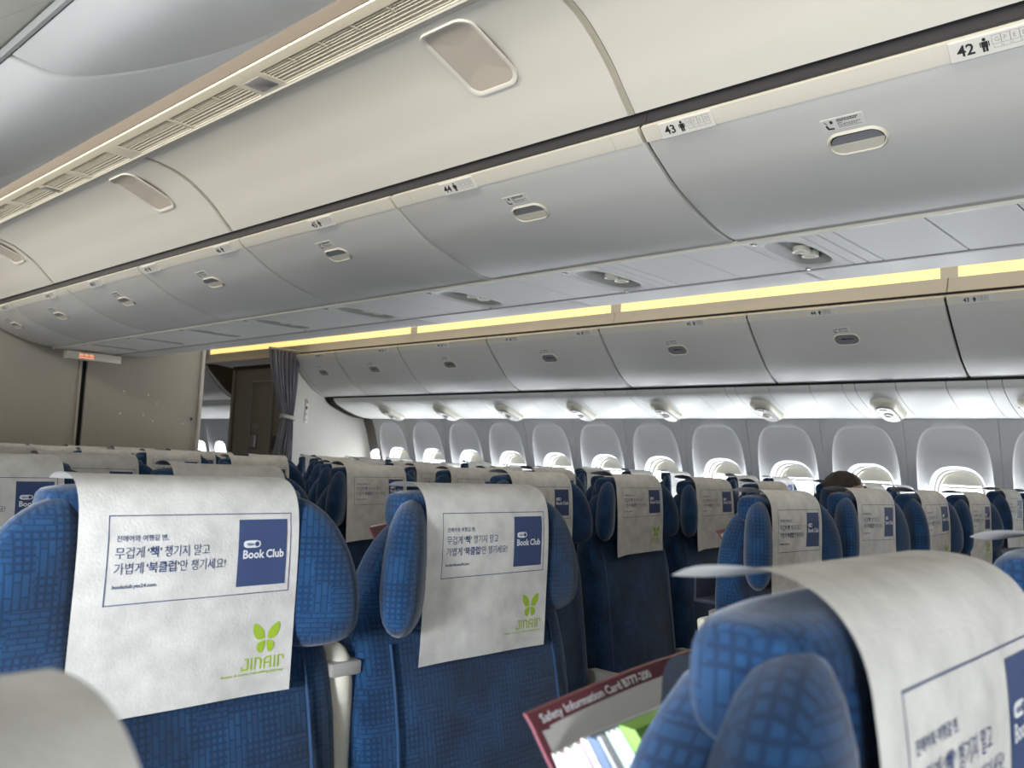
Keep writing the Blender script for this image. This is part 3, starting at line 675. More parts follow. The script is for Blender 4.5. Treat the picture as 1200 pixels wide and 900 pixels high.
# rescue placard with icons on the partition
pl = obj('placard', bevbox(4.870, 4.905, YB - .025, YB - .02, 1.555, 1.795, .002), 'sticker')
tag(pl, 'narrow white placard with a column of red and green symbols on the partition', 'sign')
def onwall(vf, x, z, y=YB - .0262):
    return [(x + v[0], y, z + v[1]) for v in vf[0]], vf[1]
obj('red_symbol', onwall(join(line2([(-.010, .012), (.008, .012), (.008, -.008), (-.006, -.008)], .006), blob(-.006, -.002, .004, .004)), 4.887, 1.765), 'red_ink', pl, smooth=False)
obj('green_symbol', onwall(join(line2([(.010 * math.cos(a * .5), .012 * math.sin(a * .5)) for a in range(14)], .003), line2([(0, -.014), (0, .014)], .002)), 4.887, 1.645), 'dkgreen_ink', pl, smooth=False)
obj('black_symbol', onwall(join(flat_ := person_icon(0, -.02, .042)), 4.887, 1.705), 'black_ink', pl, smooth=False)
obj('arrow_symbol', onwall(join(line2([(0, .016), (0, -.010)], .003), poly2([(-.008, -.006), (0, -.018), (.008, -.006)])), 4.887, 1.590), 'black_ink', pl, smooth=False)
# camera-end closure behind the photographer
wf = obj('wall_front', box(2 * CX - 6.2, 6.2, Y0 - .06, Y0, 0, 2.75), 'bulk_light'); tag(wf, kind='structure')

# seat-belt sign under the end of the centre bins
sg = thing('cabin_sign', 'white sign box with small lit orange symbols under the end of the centre bins', 'sign', (2.62, 7.30, 1.965))
obj('sign_box', bevbox(-.08, .35, -.03, .05, -.040, .024, .006), 'cream', sg)
obj('lit_symbol', join(*[([(a + x, -.0312, b + z) for a, b in [(-.016, -.008), (.016, -.008), (.016, .004), (0, .010), (-.016, .004)]], [(0, 1, 2, 3, 4)]) for x, z in ((.03, .0), (.07, .0), (.11, .0))]), 'sign_lit', sg, smooth=False)
obj('lit_bar', box(.01, .13, -.032, -.0305, -.026, -.017), 'sign_lit', sg)

# curtain gathered and tied
def curtain():
    V = []; F = []; nz = 30; nu = 56
    for i in range(nz + 1):
        z = 2.235 - (2.235 - 0.35) * i / nz
        tb = max(0, 1 - abs(z - 1.60) / .60) ** 1.3 if z > 1.60 else max(.35, 1 - (1.60 - z) / .9)
        x0 = 4.395 + .185 * tb; x1 = 4.735 - .045 * tb if z > 1.6 else 4.735 - .045 * tb
        for j in range(nu + 1):
            u = j / nu; am = .030 * (1 - .45 * tb)
            V.append((x0 + (x1 - x0) * u, YB - .09 + am * math.sin(u * PI * 15 + .5 * math.sin(z * 5)) + .010 * math.sin(u * 37), z))
    for i in range(nz):
        for j in range(nu):
            a = i * (nu + 1) + j; F.append((a, a + 1, a + nu + 2, a + nu + 1))
    return V, F
ct = thing('curtain', 'grey-blue pleated curtain gathered and tied at the aft doorway', 'curtain')
co = obj('curtain_fabric', curtain(), 'curtain', ct, ang=80); so = co.modifiers.new('t', 'SOLIDIFY'); so.thickness = .003
obj('tie_band', xf(loft([[(x, y, z) for x, y in soval(.165, .095, .8, 24)] for z in (-.018, .018)], caps=False), Matrix.Translation((4.635, YB - .085, 1.595)) @ Matrix.Rotation(.15, 4, 'Y')), 'grey_plastic', ct, ang=60)
obj('curtain_rail', tube([(4.38, YB - .09, 2.25), (4.78, YB - .09, 2.25)], .010), 'grey_plastic', ct)

# lavatory block beyond the curtain
lv = thing('wall_aft'); lv['kind'] = 'structure'
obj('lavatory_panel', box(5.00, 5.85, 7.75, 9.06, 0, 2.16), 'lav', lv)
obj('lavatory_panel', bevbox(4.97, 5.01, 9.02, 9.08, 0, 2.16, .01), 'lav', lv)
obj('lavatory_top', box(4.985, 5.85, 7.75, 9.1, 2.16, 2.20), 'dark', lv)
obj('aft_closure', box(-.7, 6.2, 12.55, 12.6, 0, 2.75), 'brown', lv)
dr = thing('door_1', loc=(4.995, 8.42, 0)); dr['kind'] = 'structure'
obj('door_leaf', bevbox(-.012, 0, -.20, .20, .05, 2.0, .004), 'lav', dr)
obj('door_frame', join(box(-.02, 0, -.215, -.205, 0, 2.02), box(-.02, 0, .205, .215, 0, 2.02), box(-.02, 0, -.215, .215, 2.005, 2.02)), 'grey_plastic', dr, smooth=False)
obj('door_latch', bevbox(-.03, -.012, .05, .17, 1.28, 1.42, .006), 'metal', dr)
obj('dark_pocket', bevbox(-.020, 0, -.34, -.26, 1.27, 1.42, .004), 'dark_plastic', dr)
obj('door_symbol', ([(-.0135, -v[0] + .10, 1.50 + v[1]) for v in join(person_icon(-.02, 0, .06), person_icon(.035, 0, .06), rect2(-.005, -.07, .008, -.02))[0]], join(person_icon(-.02, 0, .06), person_icon(.035, 0, .06), rect2(-.005, -.07, .008, -.02))[1]), 'grey_plastic', dr, smooth=False)
# aft cabin seen through the doorway: bins, service channel, sidewall with window
ac = thing('wall_cabin_aft'); ac['kind'] = 'structure'
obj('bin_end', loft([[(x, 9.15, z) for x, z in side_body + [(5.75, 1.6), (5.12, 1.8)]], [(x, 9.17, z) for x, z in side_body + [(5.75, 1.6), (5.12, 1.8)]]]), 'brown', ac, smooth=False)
for a in (9.2, 10.3, 11.4):
    obj('bin_door', ext(SIDE_FACE, a, a + 1.09, .02, 1), 'bin', ac)
    obj('service_channel', ext(PSU, a, a + 1.09, .01, -1), 'psu', ac)
aw = [10.72 - .5365 * 2 + .5365 * k for k in range(6)]
for yw in aw[:5]:
    def P(y, z, d): return (wallx(z) + d, y, z)
    sc = lambda o, k: [(a * k, 1.2 + (b - 1.2) * k) for a, b in o]
    rings = [[P(yw + a, b, 0) for a, b in rect_ring(.5345, .62, 1.642)], [P(yw + a, b, 0) for a, b in arch()], [P(yw + a, b, .014) for a, b in sc(arch(), .955)], [P(yw + a, b, .05) for a, b in oval(.33, .44, 1.135)], [P(yw + a, b, .16) for a, b in oval(.27, .38, 1.135)]]
    obj('sidewall_panel', loft(rings, caps=False), 'panel', ac, ang=30)
    area('window_daylight', (XP + .30, yw, 1.19), (-1, 0, -.12), .36, .25, P_FAR, DAY)
obj('aft_ceiling', box(1.0, 5.0, YB + .9, 12.6, 2.55, 2.57), 'ceil', ac)
obj('exit_mark', box(5.585, 5.592, 9.98, 10.06, 1.58, 1.60), 'red_ink', ac)
# ================================================================== SEATS
cover_path = smoothp([(.092, 1.228), (.078, 1.234), (.048, 1.236), (.022, 1.230), (.004, 1.212), (-.004, 1.180), (-.006, 1.120), (-.003, 1.040), (.000, .973)], 4)
CW = 0.270
cl_len = [0]
for a, b in zip(cover_path, cover_path[1:]): cl_len.append(cl_len[-1] + math.dist(a, b))
S_TOP = None
for p, l in zip(cover_path, cl_len):
    if S_TOP is None and p[0] <= .0235: S_TOP = l      # top front edge of the cover
def cpos(u, v, var, lift=0.0):
    """u metres from the left edge, v metres down from the top front edge; negative v runs back over the top"""
    amp, ph, fly, skew = var
    s = S_TOP + v; s = max(0, min(cl_len[-1] * .99999, s))
    for i in range(len(cl_len) - 1):
        if s <= cl_len[i + 1]:
            t = (s - cl_len[i]) / (cl_len[i + 1] - cl_len[i]); y = cover_path[i][0] + t * (cover_path[i + 1][0] - cover_path[i][0]); z = cover_path[i][1] + t * (cover_path[i + 1][1] - cover_path[i][1])
            ty = cover_path[i + 1][0] - cover_path[i][0]; tz = cover_path[i + 1][1] - cover_path[i][1]; l = math.hypot(ty, tz); ny, nz = tz / l, -ty / l; break
    dn = max(0, v) / .265; x = u - CW / 2; e = (2 * x / CW)
    wob = amp * (math.sin(u * 38 + ph + v * 9) * dn + .6 * math.sin(v * 30 + ph * 2) * (.2 + dn)) + fly * dn * dn * abs(e) ** 3 + fly * .6 * (1 - dn) * (max(0, -e) ** 4) * max(0.0, 1 - max(0.0, v + .02) / .07)
    y += ny * (wob + lift); z += nz * (wob + lift)
    return (x * (1 + .015 * dn) + skew * .02 * dn, y, z + skew * x * dn * .12)
def cmap(vf, var, lift): 
    # 2-D print coordinates: x from left edge, y = -v
    return [cpos(p[0], -p[1], var, lift) for p in vf[0]], vf[1]
def butterfly(cx, cy, s):
    def lobe(pts): return poly2([(cx + x * s, cy + y * s) for x, y in pts])
    up = smoothp([(.05, .02), (.12, .30), (.38, .52), (.50, .48), (.49, .24), (.36, .03), (.20, -.02), (.05, .02)], 3)[:-1]
    dn = smoothp([(.04, -.06), (.18, -.08), (.31, -.16), (.32, -.34), (.20, -.46), (.10, -.42), (.04, -.20), (.04, -.06)], 3)[:-1]
    return join(lobe(up), lobe([(-x, y) for x, y in up[::-1]]), lobe(dn), lobe([(-x, y) for x, y in dn[::-1]]))
def jinair(x, y, w, h):
    st = h * .13; u = w / 6.3; L = []
    def seg(p): L.append(line2([(x + a * u, y + b * h) for a, b in p], st))
    seg([(0.0, .30), (0.0, .08), (.80, .08), (.80, .92), (.45, .92)]); seg([(1.35, .08), (1.35, .92)])
    seg([(1.90, .08), (1.90, .92), (2.45, .92), (2.75, .75), (2.75, .08)]); seg([(3.30, .08), (3.30, .75), (3.60, .92), (4.20, .92), (4.20, .08)]); seg([(3.30, .45), (4.20, .45)])
    seg([(4.80, .08), (4.80, .92)]); seg([(5.35, .08), (5.35, .92), (5.95, .92), (6.15, .65)])
    return join(*L)
X0 = lambda f: f * CW
def navy_print():
    fx0, fx1, fy0, fy1 = X0(.118), X0(.955), -.046, -.142
    P = [line2([(fx0, fy0), (fx1, fy0), (fx1, fy1), (fx0, fy1), (fx0, fy0)], .0011)]
    P.append(rect2(X0(.688), -.133, X0(.935), -.053, 8, 8))
    P.append(text_fit('진에어와 여행갈 땐,', X0(.150), -.0745, width=X0(.215), height=.0072, bold=.010))
    P.append(text_fit('무겁게', X0(.148), -.0925, width=X0(.118), height=.0125)); P.append(text_fit('‘책’', X0(.279), -.0925, width=X0(.060), height=.0125, bold=.018)); P.append(text_fit('챙기지 말고', X0(.352), -.0925, width=X0(.200), height=.0125))
    P.append(text_fit('가볍게', X0(.148), -.1095, width=X0(.118), height=.0125)); P.append(text_fit('‘북클럽’', X0(.279), -.1095, width=X0(.140), height=.0125, bold=.018)); P.append(text_fit('만 챙기세요!', X0(.424), -.1095, width=X0(.205), height=.0125))
    P.append(text_fit('bookclub.yes24.com', X0(.146), -.126, width=X0(.180), bold=.015))
    return join(*P)
def white_print():
    P = [text_fit('Book', X0(.712), -.1000, width=X0(.108), height=.0105, bold=.025), text_fit('Club', X0(.828), -.1000, width=X0(.092), height=.0105, bold=.025)]
    o = blob(X0(.755), -.0825, .0115, .0045, 0, 20, .6)
    P.append(o); P.append(line2([(X0(.755) + .0115 * math.cos(a * PI / 8), -.0825 + .0045 * math.sin(a * PI / 8)) for a in range(-3, 4)], .0008))
    return join(*P)
def navy_over(): return join(text_fit('YES24', X0(.755) - .0080, -.0843, width=.0105, bold=.03), blob(X0(.755) + .0065, -.0825, .0030, .0030))
def green_print():
    P = [butterfly(X0(.862), -.199, .036), jinair(X0(.752), -.2355, X0(.210), .0150)]
    P.append(text_fit('Better & more, refreshing journey', X0(.655), -.2420, width=X0(.305), height=.0045, bold=.012))
    return join(*P)
NP, WP, NO, GP = navy_print(), white_print(), navy_over(), green_print()
def dense(vf):   # split long triangles so prints bend with the paper
    bm = bmesh.new(); vs = [bm.verts.new((v[0], v[1], 0)) for v in vf[0]]; bm.verts.index_update()
    for f in vf[1]:
        if len(set(f)) > 2:
            try: bm.faces.new([vs[i] for i in f])
            except ValueError: pass
    r = [(v.co.x, v.co.y) for v in bm.verts], [tuple(v.index for v in f.verts) for f in bm.faces]; bm.free(); return r
VARS = [(.0007, 0.3, .003, 0.0), (.0014, 1.9, .008, .25), (.0020, 3.4, .010, -.2), (.0026, 5.0, .014, .35), (.0032, 0.9, .006, -.35)]
cover_meshes = []
for vi, var in enumerate(VARS):
    nu, nv = 28, 80; V = []; F = []
    for j in range(nv + 1):
        for i in range(nu + 1):
            V.append(cpos(CW * i / nu, -S_TOP + (cl_len[-1]) * j / nv, var))
    for j in range(nv):
        for i in range(nu):
            a = j * (nu + 1) + i; F.append((a, a + 1, a + nu + 2, a + nu + 1))
    cm = mesh('headrest_cover', V, F, 'cover', ang=80)
    cover_meshes.append((cm, mesh('printed_panel', *cmap(NP, var, .0005), 'navy_ink', smooth=False), mesh('printed_title', *cmap(WP, var, .0010), 'white_ink', smooth=False), mesh('printed_badge', *cmap(NO, var, .0014), 'navy_ink', smooth=False), mesh('printed_logo', *cmap(GP, var, .0005), 'green_ink', smooth=False)))

# headrest body: rounded bar across the top of the backrest
def headrest_body():
    rings = []; hx = .160
    for k in range(13):
        t = -1 + 2 * k / 12; x = math.sin(t * PI / 2) * hx; s = (1 - abs(math.sin(t * PI / 2)) ** 6) ** .5 * .97 + .03
        rings.append([(x, .046 + a * (.45 + .55 * s), 1.194 + b * (.70 + .30 * s)) for a, b in superring(.036, .032, 24, .7)])
    return join(loft(rings), bevbox(-.132, .132, .008, .060, 1.02, 1.205, .018, 3))
HB = mesh('headrest_pad', *headrest_body(), 'fabric', uv=True, ang=60)
def wing(sx):
    o = smoothp([(.0, 1.214), (.028, 1.206), (.058, 1.182), (.083, 1.140), (.096, 1.095), (.097, 1.052), (.084, 1.030), (.050, 1.020), (.010, 1.020), (-.020, 1.03), (-.024, 1.10), (-.020, 1.19), (.0, 1.214)], 3)[:-1]
    V, F = pillow(o, .030, 7, 3.2); return [(x * sx, y, z) for x, y, z in V], F
WL, WRt = mesh('headrest_wing', *wing(-1), 'fabric', uv=True, ang=60), mesh('headrest_wing', *wing(1), 'fabric', uv=True, ang=60)
def interp(z, T):
    for (a, u), (b, v) in zip(T, T[1:]):
        if z <= b: return u + (v - u) * max(0, (z - a)) / (b - a)
    return T[-1][1]
def backrest(shell=False):
    rings = []; zs = [.40, .41, .45, .55, .65, .75, .85, .92, .96, 1.00, 1.03, 1.06, 1.09, 1.12, 1.14, 1.155, 1.168, 1.178, 1.185, 1.188]
    if shell: zs = [z for z in zs if z < .99]
    for i, z in enumerate(zs):
        w_ = interp(z, [(.4, .222), (.95, .227), (1.0, .222), (1.06, .204), (1.11, .180), (1.15, .150), (1.175, .115), (1.188, .07)])
        if z < .42: w_ *= .93
        h_ = interp(z, [(.4, .050), (.9, .050), (1.05, .038), (1.14, .034), (1.17, .028), (1.188, .012)])
        yc = .078 - .15 * (1.10 - z) if z < 1.10 else .078
        ring = []
        for a, b in superring(w_ * (.955 if shell else 1), h_ + (.012 if shell else 0), 36, .5):
            if b < 0 and not shell: b -= .010 * abs(a / w_) ** 3 * min(1, max(0, (1.05 - z) / .12)) ; 
            if b < 0 and not shell: b -= .010 * math.cos(min(1, abs(a) / .17) * PI / 2) * math.exp(-((z - .72) / .12) ** 2) * 1.5
            ring.append((a, yc + b + (.014 if shell else 0), (z - .006 if shell else z)))
        rings.append(ring)
    return loft(rings)
BR = mesh('backrest', *backrest(), 'fabric', uv=True, ang=60)
SHL = mesh('back_shell', *backrest(True), 'grey_plastic', ang=60)
def yfront(z, x=0): return (.078 - .15 * (1.10 - z)) - interp(z, [(.4, .050), (.9, .050), (1.05, .038)]) - .010 * abs(x / .238) ** 3 * min(1, max(0, (1.05 - z) / .12))
PPm = [mesh('piping', *tube([(s * (.172 + .012 * (1.0 - z)), yfront(z, .18) - .0005, z) for z in [.46 + .06 * k for k in range(10)]], .0022, 6), 'piping') for s in (-1, 1)]
def cushion():
    rings = []
    for k in range(12):
        t = k / 11; y = -.47 + .45 * t; s = (1 - abs(2 * t - 1) ** 8) ** .5; 
        rings.append([(a * (.97 + .03 * s), y, .425 + b * (.5 + .5 * s) - .012 * math.exp(-((t - .7) / .2) ** 2)) for a, b in superring(.226, .068, 28, .5)])
    return loft(rings)
CU = mesh('seat_cushion', *cushion(), 'fabric', uv=True, ang=60)
PAN = mesh('seat_pan', *bevbox(-.215, .215, -.44, .06, .30, .36, .012), 'grey_plastic')
LEG = mesh('leg', *join(tube([(0, -.36, .0), (0, -.30, .30)], .016), tube([(0, .04, .0), (0, -.02, .30)], .016), bevbox(-.018, .018, -.38, .06, 0, .02, .004)), 'metal')
ARM = mesh('armrest', *loft([[(a, y, z) for a, y, z in r] for r in ([[(-.014, -.37, .60), (.014, -.37, .60), (.014, -.37, .635), (-.014, -.37, .635)], [(-.015, -.20, .598), (.015, -.20, .598), (.015, -.20, .640), (-.015, -.20, .640)], [(-.013, -.06, .36), (.013, -.06, .36), (.015, -.03, .640), (-.015, -.03, .640)], [(-.010, .02, .36), (.010, .02, .36), (.012, .0, .632), (-.012, .0, .632)]])]), 'grey_plastic')
TRAY = mesh('tray_table', *xf(bevbox(-.200, .200, 0, .022, -.14, .14, .008), Matrix.Translation((0, .102, .80)) @ Matrix.Rotation(-math.atan(.15), 4, 'X')), 'cream')
TL = mesh('tray_latch', *xf(bevbox(-.022, .022, .0, .010, -.012, .012, .003), Matrix.Translation((0, .142, .952)) @ Matrix.Rotation(-math.atan(.15), 4, 'X')), 'grey_plastic')
PK = mesh('seat_pocket', *xf(bevbox(-.185, .185, 0, .020, -.16, .16, .006), Matrix.Translation((0, .060, .52)) @ Matrix.Rotation(-math.atan(.15), 4, 'X')), 'dark_plastic')
LP = mesh('literature_pocket', *join(bevbox(-.112, .112, .110, .200, .955, .965, .004), bevbox(-.112, .112, .194, .202, .955, 1.015, .004), tube([(-.112, .198, 1.015), (.112, .198, 1.015)], .004)), 'trouser')
LW = [mesh('printed_panel', *cmap(NP, VARS[0], .0012), 'navy_ink', smooth=False)]

def make_seat(x, y, label, group, var=0, dz=0.0, fl=15, fr=15, rot=0.0, prints=2, legs=(-1, 1), arms=(1,), wings=True):
    t = thing('passenger_seat', label, 'seat', (x, y, 0), group, rot)
    b = link('backrest', BR, t); link('piping', PPm[0], b); link('piping', PPm[1], b)
    link('back_shell', SHL, t); link('seat_cushion', CU, t); link('seat_pan', PAN, t)
    for s in legs: link('leg', LEG, t, (s * .17, 0, 0))
    for s in arms: link('armrest', ARM, t, (s * .2425, 0, 0))
    link('tray_table', TRAY, t); link('tray_latch', TL, t); link('seat_pocket', PK, t); link('literature_pocket', LP, t)
    h = link('headrest', HB, t, (0, 0, dz))
    if not wings: h.scale.x = .80
    if wings:
        wl_ = link('headrest_wing', WL, h, (-.140, .028, 0)); wl_.rotation_euler = (0, 0, math.radians(fl))
        wr_ = link('headrest_wing', WRt, h, (.140, .028, 0)); wr_.rotation_euler = (0, 0, -math.radians(fr))
    cm = cover_meshes[var]; c = link('headrest_cover', cm[0], t, (0, 0, dz))
    if prints:
        link('printed_panel', cm[1], c)
        link('printed_title', cm[2], c); link('printed_badge', cm[3], c); link('printed_logo', cm[4], c)
    return t
rnd = random.Random(5)
SEATS = {}
rowword = ['front row', 'second row', 'third row', 'fourth row', 'fifth row', 'sixth row', 'seventh row', 'eighth row', 'ninth row']
NY = [.135, .960, 1.765, 2.555, 3.345, 4.135, 4.925, 5.715, 6.505]
NXs = [.020, .496, .985]
for r, y in enumerate(NY):
    for c, x in enumerate(NXs):
        y = NY[r]
        lab = 'blue seat, %s of the block nearest the camera, %s' % (rowword[r], ['seat by the near wall', 'middle seat', 'aisle seat'][c])
        kw = dict(var=rnd.choice([0, 1, 2, 3]), dz=rnd.uniform(-.006, .006), fl=rnd.choice([12, 20, 30]), fr=rnd.choice([10, 18, 28]))
        if (r, c) == (0, 0): kw = dict(var=1, dz=-.034, wings=False); x = -.032; y = .208; lab = 'blurred seat top with plain grey-white cover at the bottom left corner'
        if (r, c) == (0, 1): kw = dict(var=1, dz=-.014, fl=14, fr=20); x = .498; lab = 'large foreground seat with magazines behind it at the bottom right'
        if (r, c) == (0, 2): kw = dict(var=2, dz=-.012, fl=22, fr=20); lab = 'seat only just entering at the right edge behind the large foreground seat'
        if (r, c) == (1, 1): kw = dict(var=0, dz=-.002, fl=3, fr=32); lab = 'blue seat at the left front with the brightest, flattest printed cover'
        if (r, c) == (1, 2): kw = dict(var=0, dz=-.006, fl=42, fr=5); lab = 'blue seat at the centre front with white cover and both headrest wings showing'
        SEATS[('n', r, c)] = make_seat(x, y, lab, 'seats of the block nearest the camera', arms=(1, -1) if c == 0 else (1,) if (r, c) != (1, 1) else (), rot=rnd.uniform(-.01, .01), prints=0 if (r, c) == (0, 0) else 2, legs=(-1, 1) if c != 1 else (), **kw)
MY = [.110, .900, 1.690, 2.480, 3.270, 4.060, 4.850, 5.640, 6.430]
for r, y in enumerate(MY):
    for c in range(4):
        x = 1.950 + .5 * c
        lab = 'blue seat, %s of the centre block, %s' % (rowword[r], ['near-aisle seat', 'second seat from the near aisle', 'third seat from the near aisle', 'far-aisle seat'][c])
        SEATS[('m', r, c)] = make_seat(x, y, lab, 'seats of the centre block', var=rnd.choice([1, 2, 3, 4]) if r != 1 else [2, 4, 3, 4][c], dz=rnd.uniform(-.010, .008), fl=rnd.choice([15, 30, 40]), fr=rnd.choice([10, 18, 28]), rot=rnd.uniform(-.02, .02), arms=(1, -1) if c == 0 else (1,), legs=(-1, 1) if c in (0, 3) else ())
FY = [.235, 1.025, 1.815, 2.600, 3.390, 4.175, 4.965, 5.750, 6.54]
for r, y in enumerate(FY):
    for c in range(3):
        x = 4.47 + .485 * c
        lab = 'blue seat, %s of the far window block, %s' % (rowword[r], ['aisle seat', 'middle seat', 'window seat'][c])
        SEATS[('f', r, c)] = make_seat(x, y, lab, 'seats of the far window block', var=rnd.choice([0, 1, 2, 3]), dz=rnd.uniform(-.012, .012), fl=rnd.choice([15, 25, 40]), fr=rnd.choice([10, 18, 28]), rot=rnd.uniform(-.02, .02), arms=(1, -1) if c == 0 else (1,), legs=(-1, 1) if c != 1 else ())

# raised armrest between the two front seats
ra = thing('raised_armrest', 'cream and grey armrest folded up between the two front seats', 'armrest', (.741, 1.035, 0))
obj('armrest_body', xf(pillow(smoothp([(-.045, 1.000), (.0, 1.008), (.045, .995), (.052, .90), (.050, .75), (.03, .62), (-.03, .62), (-.050, .75), (-.050, .92), (-.045, 1.0)], 3)[:-1], .024, 5, 5), Matrix.Rotation(-PI / 2, 4, 'Z')), 'cream', ra, ang=60)
obj('armrest_cap', bevbox(-.026, .026, -.052, .050, .965, .985, .004), 'grey_plastic', ra)
obj('recline_button', xf(cyl(.012, .05, -.028), Matrix.Translation((0, -.02, .93)) @ Matrix.Rotation(PI / 2, 4, 'Y')), 'dark_plastic', ra)
obj('slot', bevbox(-.026, -.022, -.045, -.025, .85, .90, .002), 'dark_plastic', ra)
obj('armrest_hinge', bevbox(-.02, .02, .0, .05, .40, .64, .008), 'grey_plastic', ra)

# ================================================================== MAGAZINES AND CARDS IN THE POCKETS
def bend(dz): return .045 * max(0, (dz + .085) / .085) ** 2 - .045
def sheet(name, x0, x1, z0, z1, y, th, m, parent, ts=None):
    """thin upright sheet whose free top flops aft"""
    nx, nz = 8, 8; V = []; F = []
    for s_ in (-1, 1):
        for j in range(nz + 1):
            for i in range(nx + 1):
                q = i / nx; dz = z0 + (z1 - z0) * j / nz; V.append((x0 + (x1 - x0) * q, y + s_ * th / 2 + bend(dz), dz + (ts(q) if ts else 0) * (j / nz)))
    N = (nx + 1) * (nz + 1); I = lambda i, j, k: k * N + j * (nx + 1) + i
    for j in range(nz):
        for i in range(nx):
            F.append((I(i, j, 0), I(i + 1, j, 0), I(i + 1, j + 1, 0), I(i, j + 1, 0))); F.append((I(i, j, 1), I(i, j + 1, 1), I(i + 1, j + 1, 1), I(i + 1, j, 1)))
    for j in range(nz):
        F.append((I(0, j, 0), I(0, j + 1, 0), I(0, j + 1, 1), I(0, j, 1))); F.append((I(nx, j, 0), I(nx, j, 1), I(nx, j + 1, 1), I(nx, j + 1, 0)))
    for i in range(nx):
        F.append((I(i, nz, 0), I(i + 1, nz, 0), I(i + 1, nz, 1), I(i, nz, 1))); F.append((I(i, 0, 0), I(i, 0, 1), I(i + 1, 0, 1), I(i + 1, 0, 0)))
    return obj(name, (V, F), m, parent, smooth=False)
def reading_stack(ox, oy, oz, s, lab, card=True, n0=''):
    """ox,oy,oz = left top corner of the safety card"""
    t = thing('safety_card', 'maroon-edged white safety card ' + lab, 'card', (ox, oy, oz))
    ts = lambda q: .013 * math.sin(q * PI * .55) * s
    sheet('card_sheet', .0, .21 * s, -.18, -.008, .0, .0015, 'page', t, ts)
    sheet('title_band', .0, .21 * s, -.0080, .0, -.0004, .0028, 'maroon', t, ts)
    sheet('side_band', -.0004, .0050, -.18, -.008, -.0004, .0026, 'maroon', t)
    if card:
        V, F = text_fit('Safety Information Card B777-200',   .007, -.0066, width=.108, height=.0050, bold=.012)
        obj('card_title', ([(x, -.0030 + bend(z), z + ts(x / .21) * (1 + z / .0135 * .0)) for x, z in V], F), 'white_ink', t, smooth=False)
    cols = [('page', .004), ('page', .0045), ('page_pink', .0015), ('page', .005), ('page_grey', .002), ('page', .005), ('page_pink', .001), ('page', .005), ('page_blue', .007), ('page_grey', .003), ('dark_plastic', .004), ('page_mint', .004), ('page', .004), ('page_mint', .003), ('page_green', .010)]
    names = ['white magazine behind the others', 'thick white magazine', 'pink-edged magazine', 'white glossy magazine', 'grey booklet', 'second white booklet', 'thin pink leaflet', 'white folder', 'slate blue magazine', 'grey catalogue', 'black-spined magazine', 'mint leaflet', 'white leaflet', 'pale green leaflet', 'bright green brochure']
    y = -.003
    for i, ((m_, th), nm) in enumerate(zip(cols, names)):
        th *= s * 1.05; y -= th / 2 + .0003
        o = sheet('magazine', .002 + .0006 * i, .2 * s, -.20, -.017 + .0016 * i, y, th, m_, None, lambda q: .010 * q)
        o.location = (ox, oy, oz); tag(o, nm + ' in the stack ' + lab, 'magazine', 'magazines ' + lab); y -= th / 2
    return y
reading_stack(.373, .330, 1.129, 1.0, 'behind the large foreground seat')
gc = obj('paper_card', xf(pillow(rrect(.125, .20, .012, 5), .0012, 3, 6), Matrix.Rotation(.06, 4, 'Y')), 'page_grey'); gc.location = (.474, .268, 1.062)
tag(gc, 'plain grey-backed card standing between magazines and foreground headrest', 'card')
reading_stack(1.905, 1.085, 1.122, .8, 'behind the near-aisle seat of the centre block', False)
wcrd = obj('paper_card', pillow(rrect(.10, .20, .012, 5), .0015, 3, 6), 'page'); wcrd.location = (2.045, 1.062, 1.080)
tag(wcrd, 'white card sticking up behind the near-aisle seat of the centre block', 'card')
rc = sheet('magazine', 0, .17, -.19, 0, 0, .006, 'page', None, lambda q: .020 * q); rc.location = (.90, 1.150, 1.152); tag(rc, 'white leaflet behind the centre front seat', 'magazine')
rc2 = sheet('magazine', 0, .04, -.19, 0, 0, .004, 'maroon', None, lambda q: .006 * q); rc2.location = (.888, 1.142, 1.150); tag(rc2, 'small red and white leaflet behind the centre front seat', 'magazine')

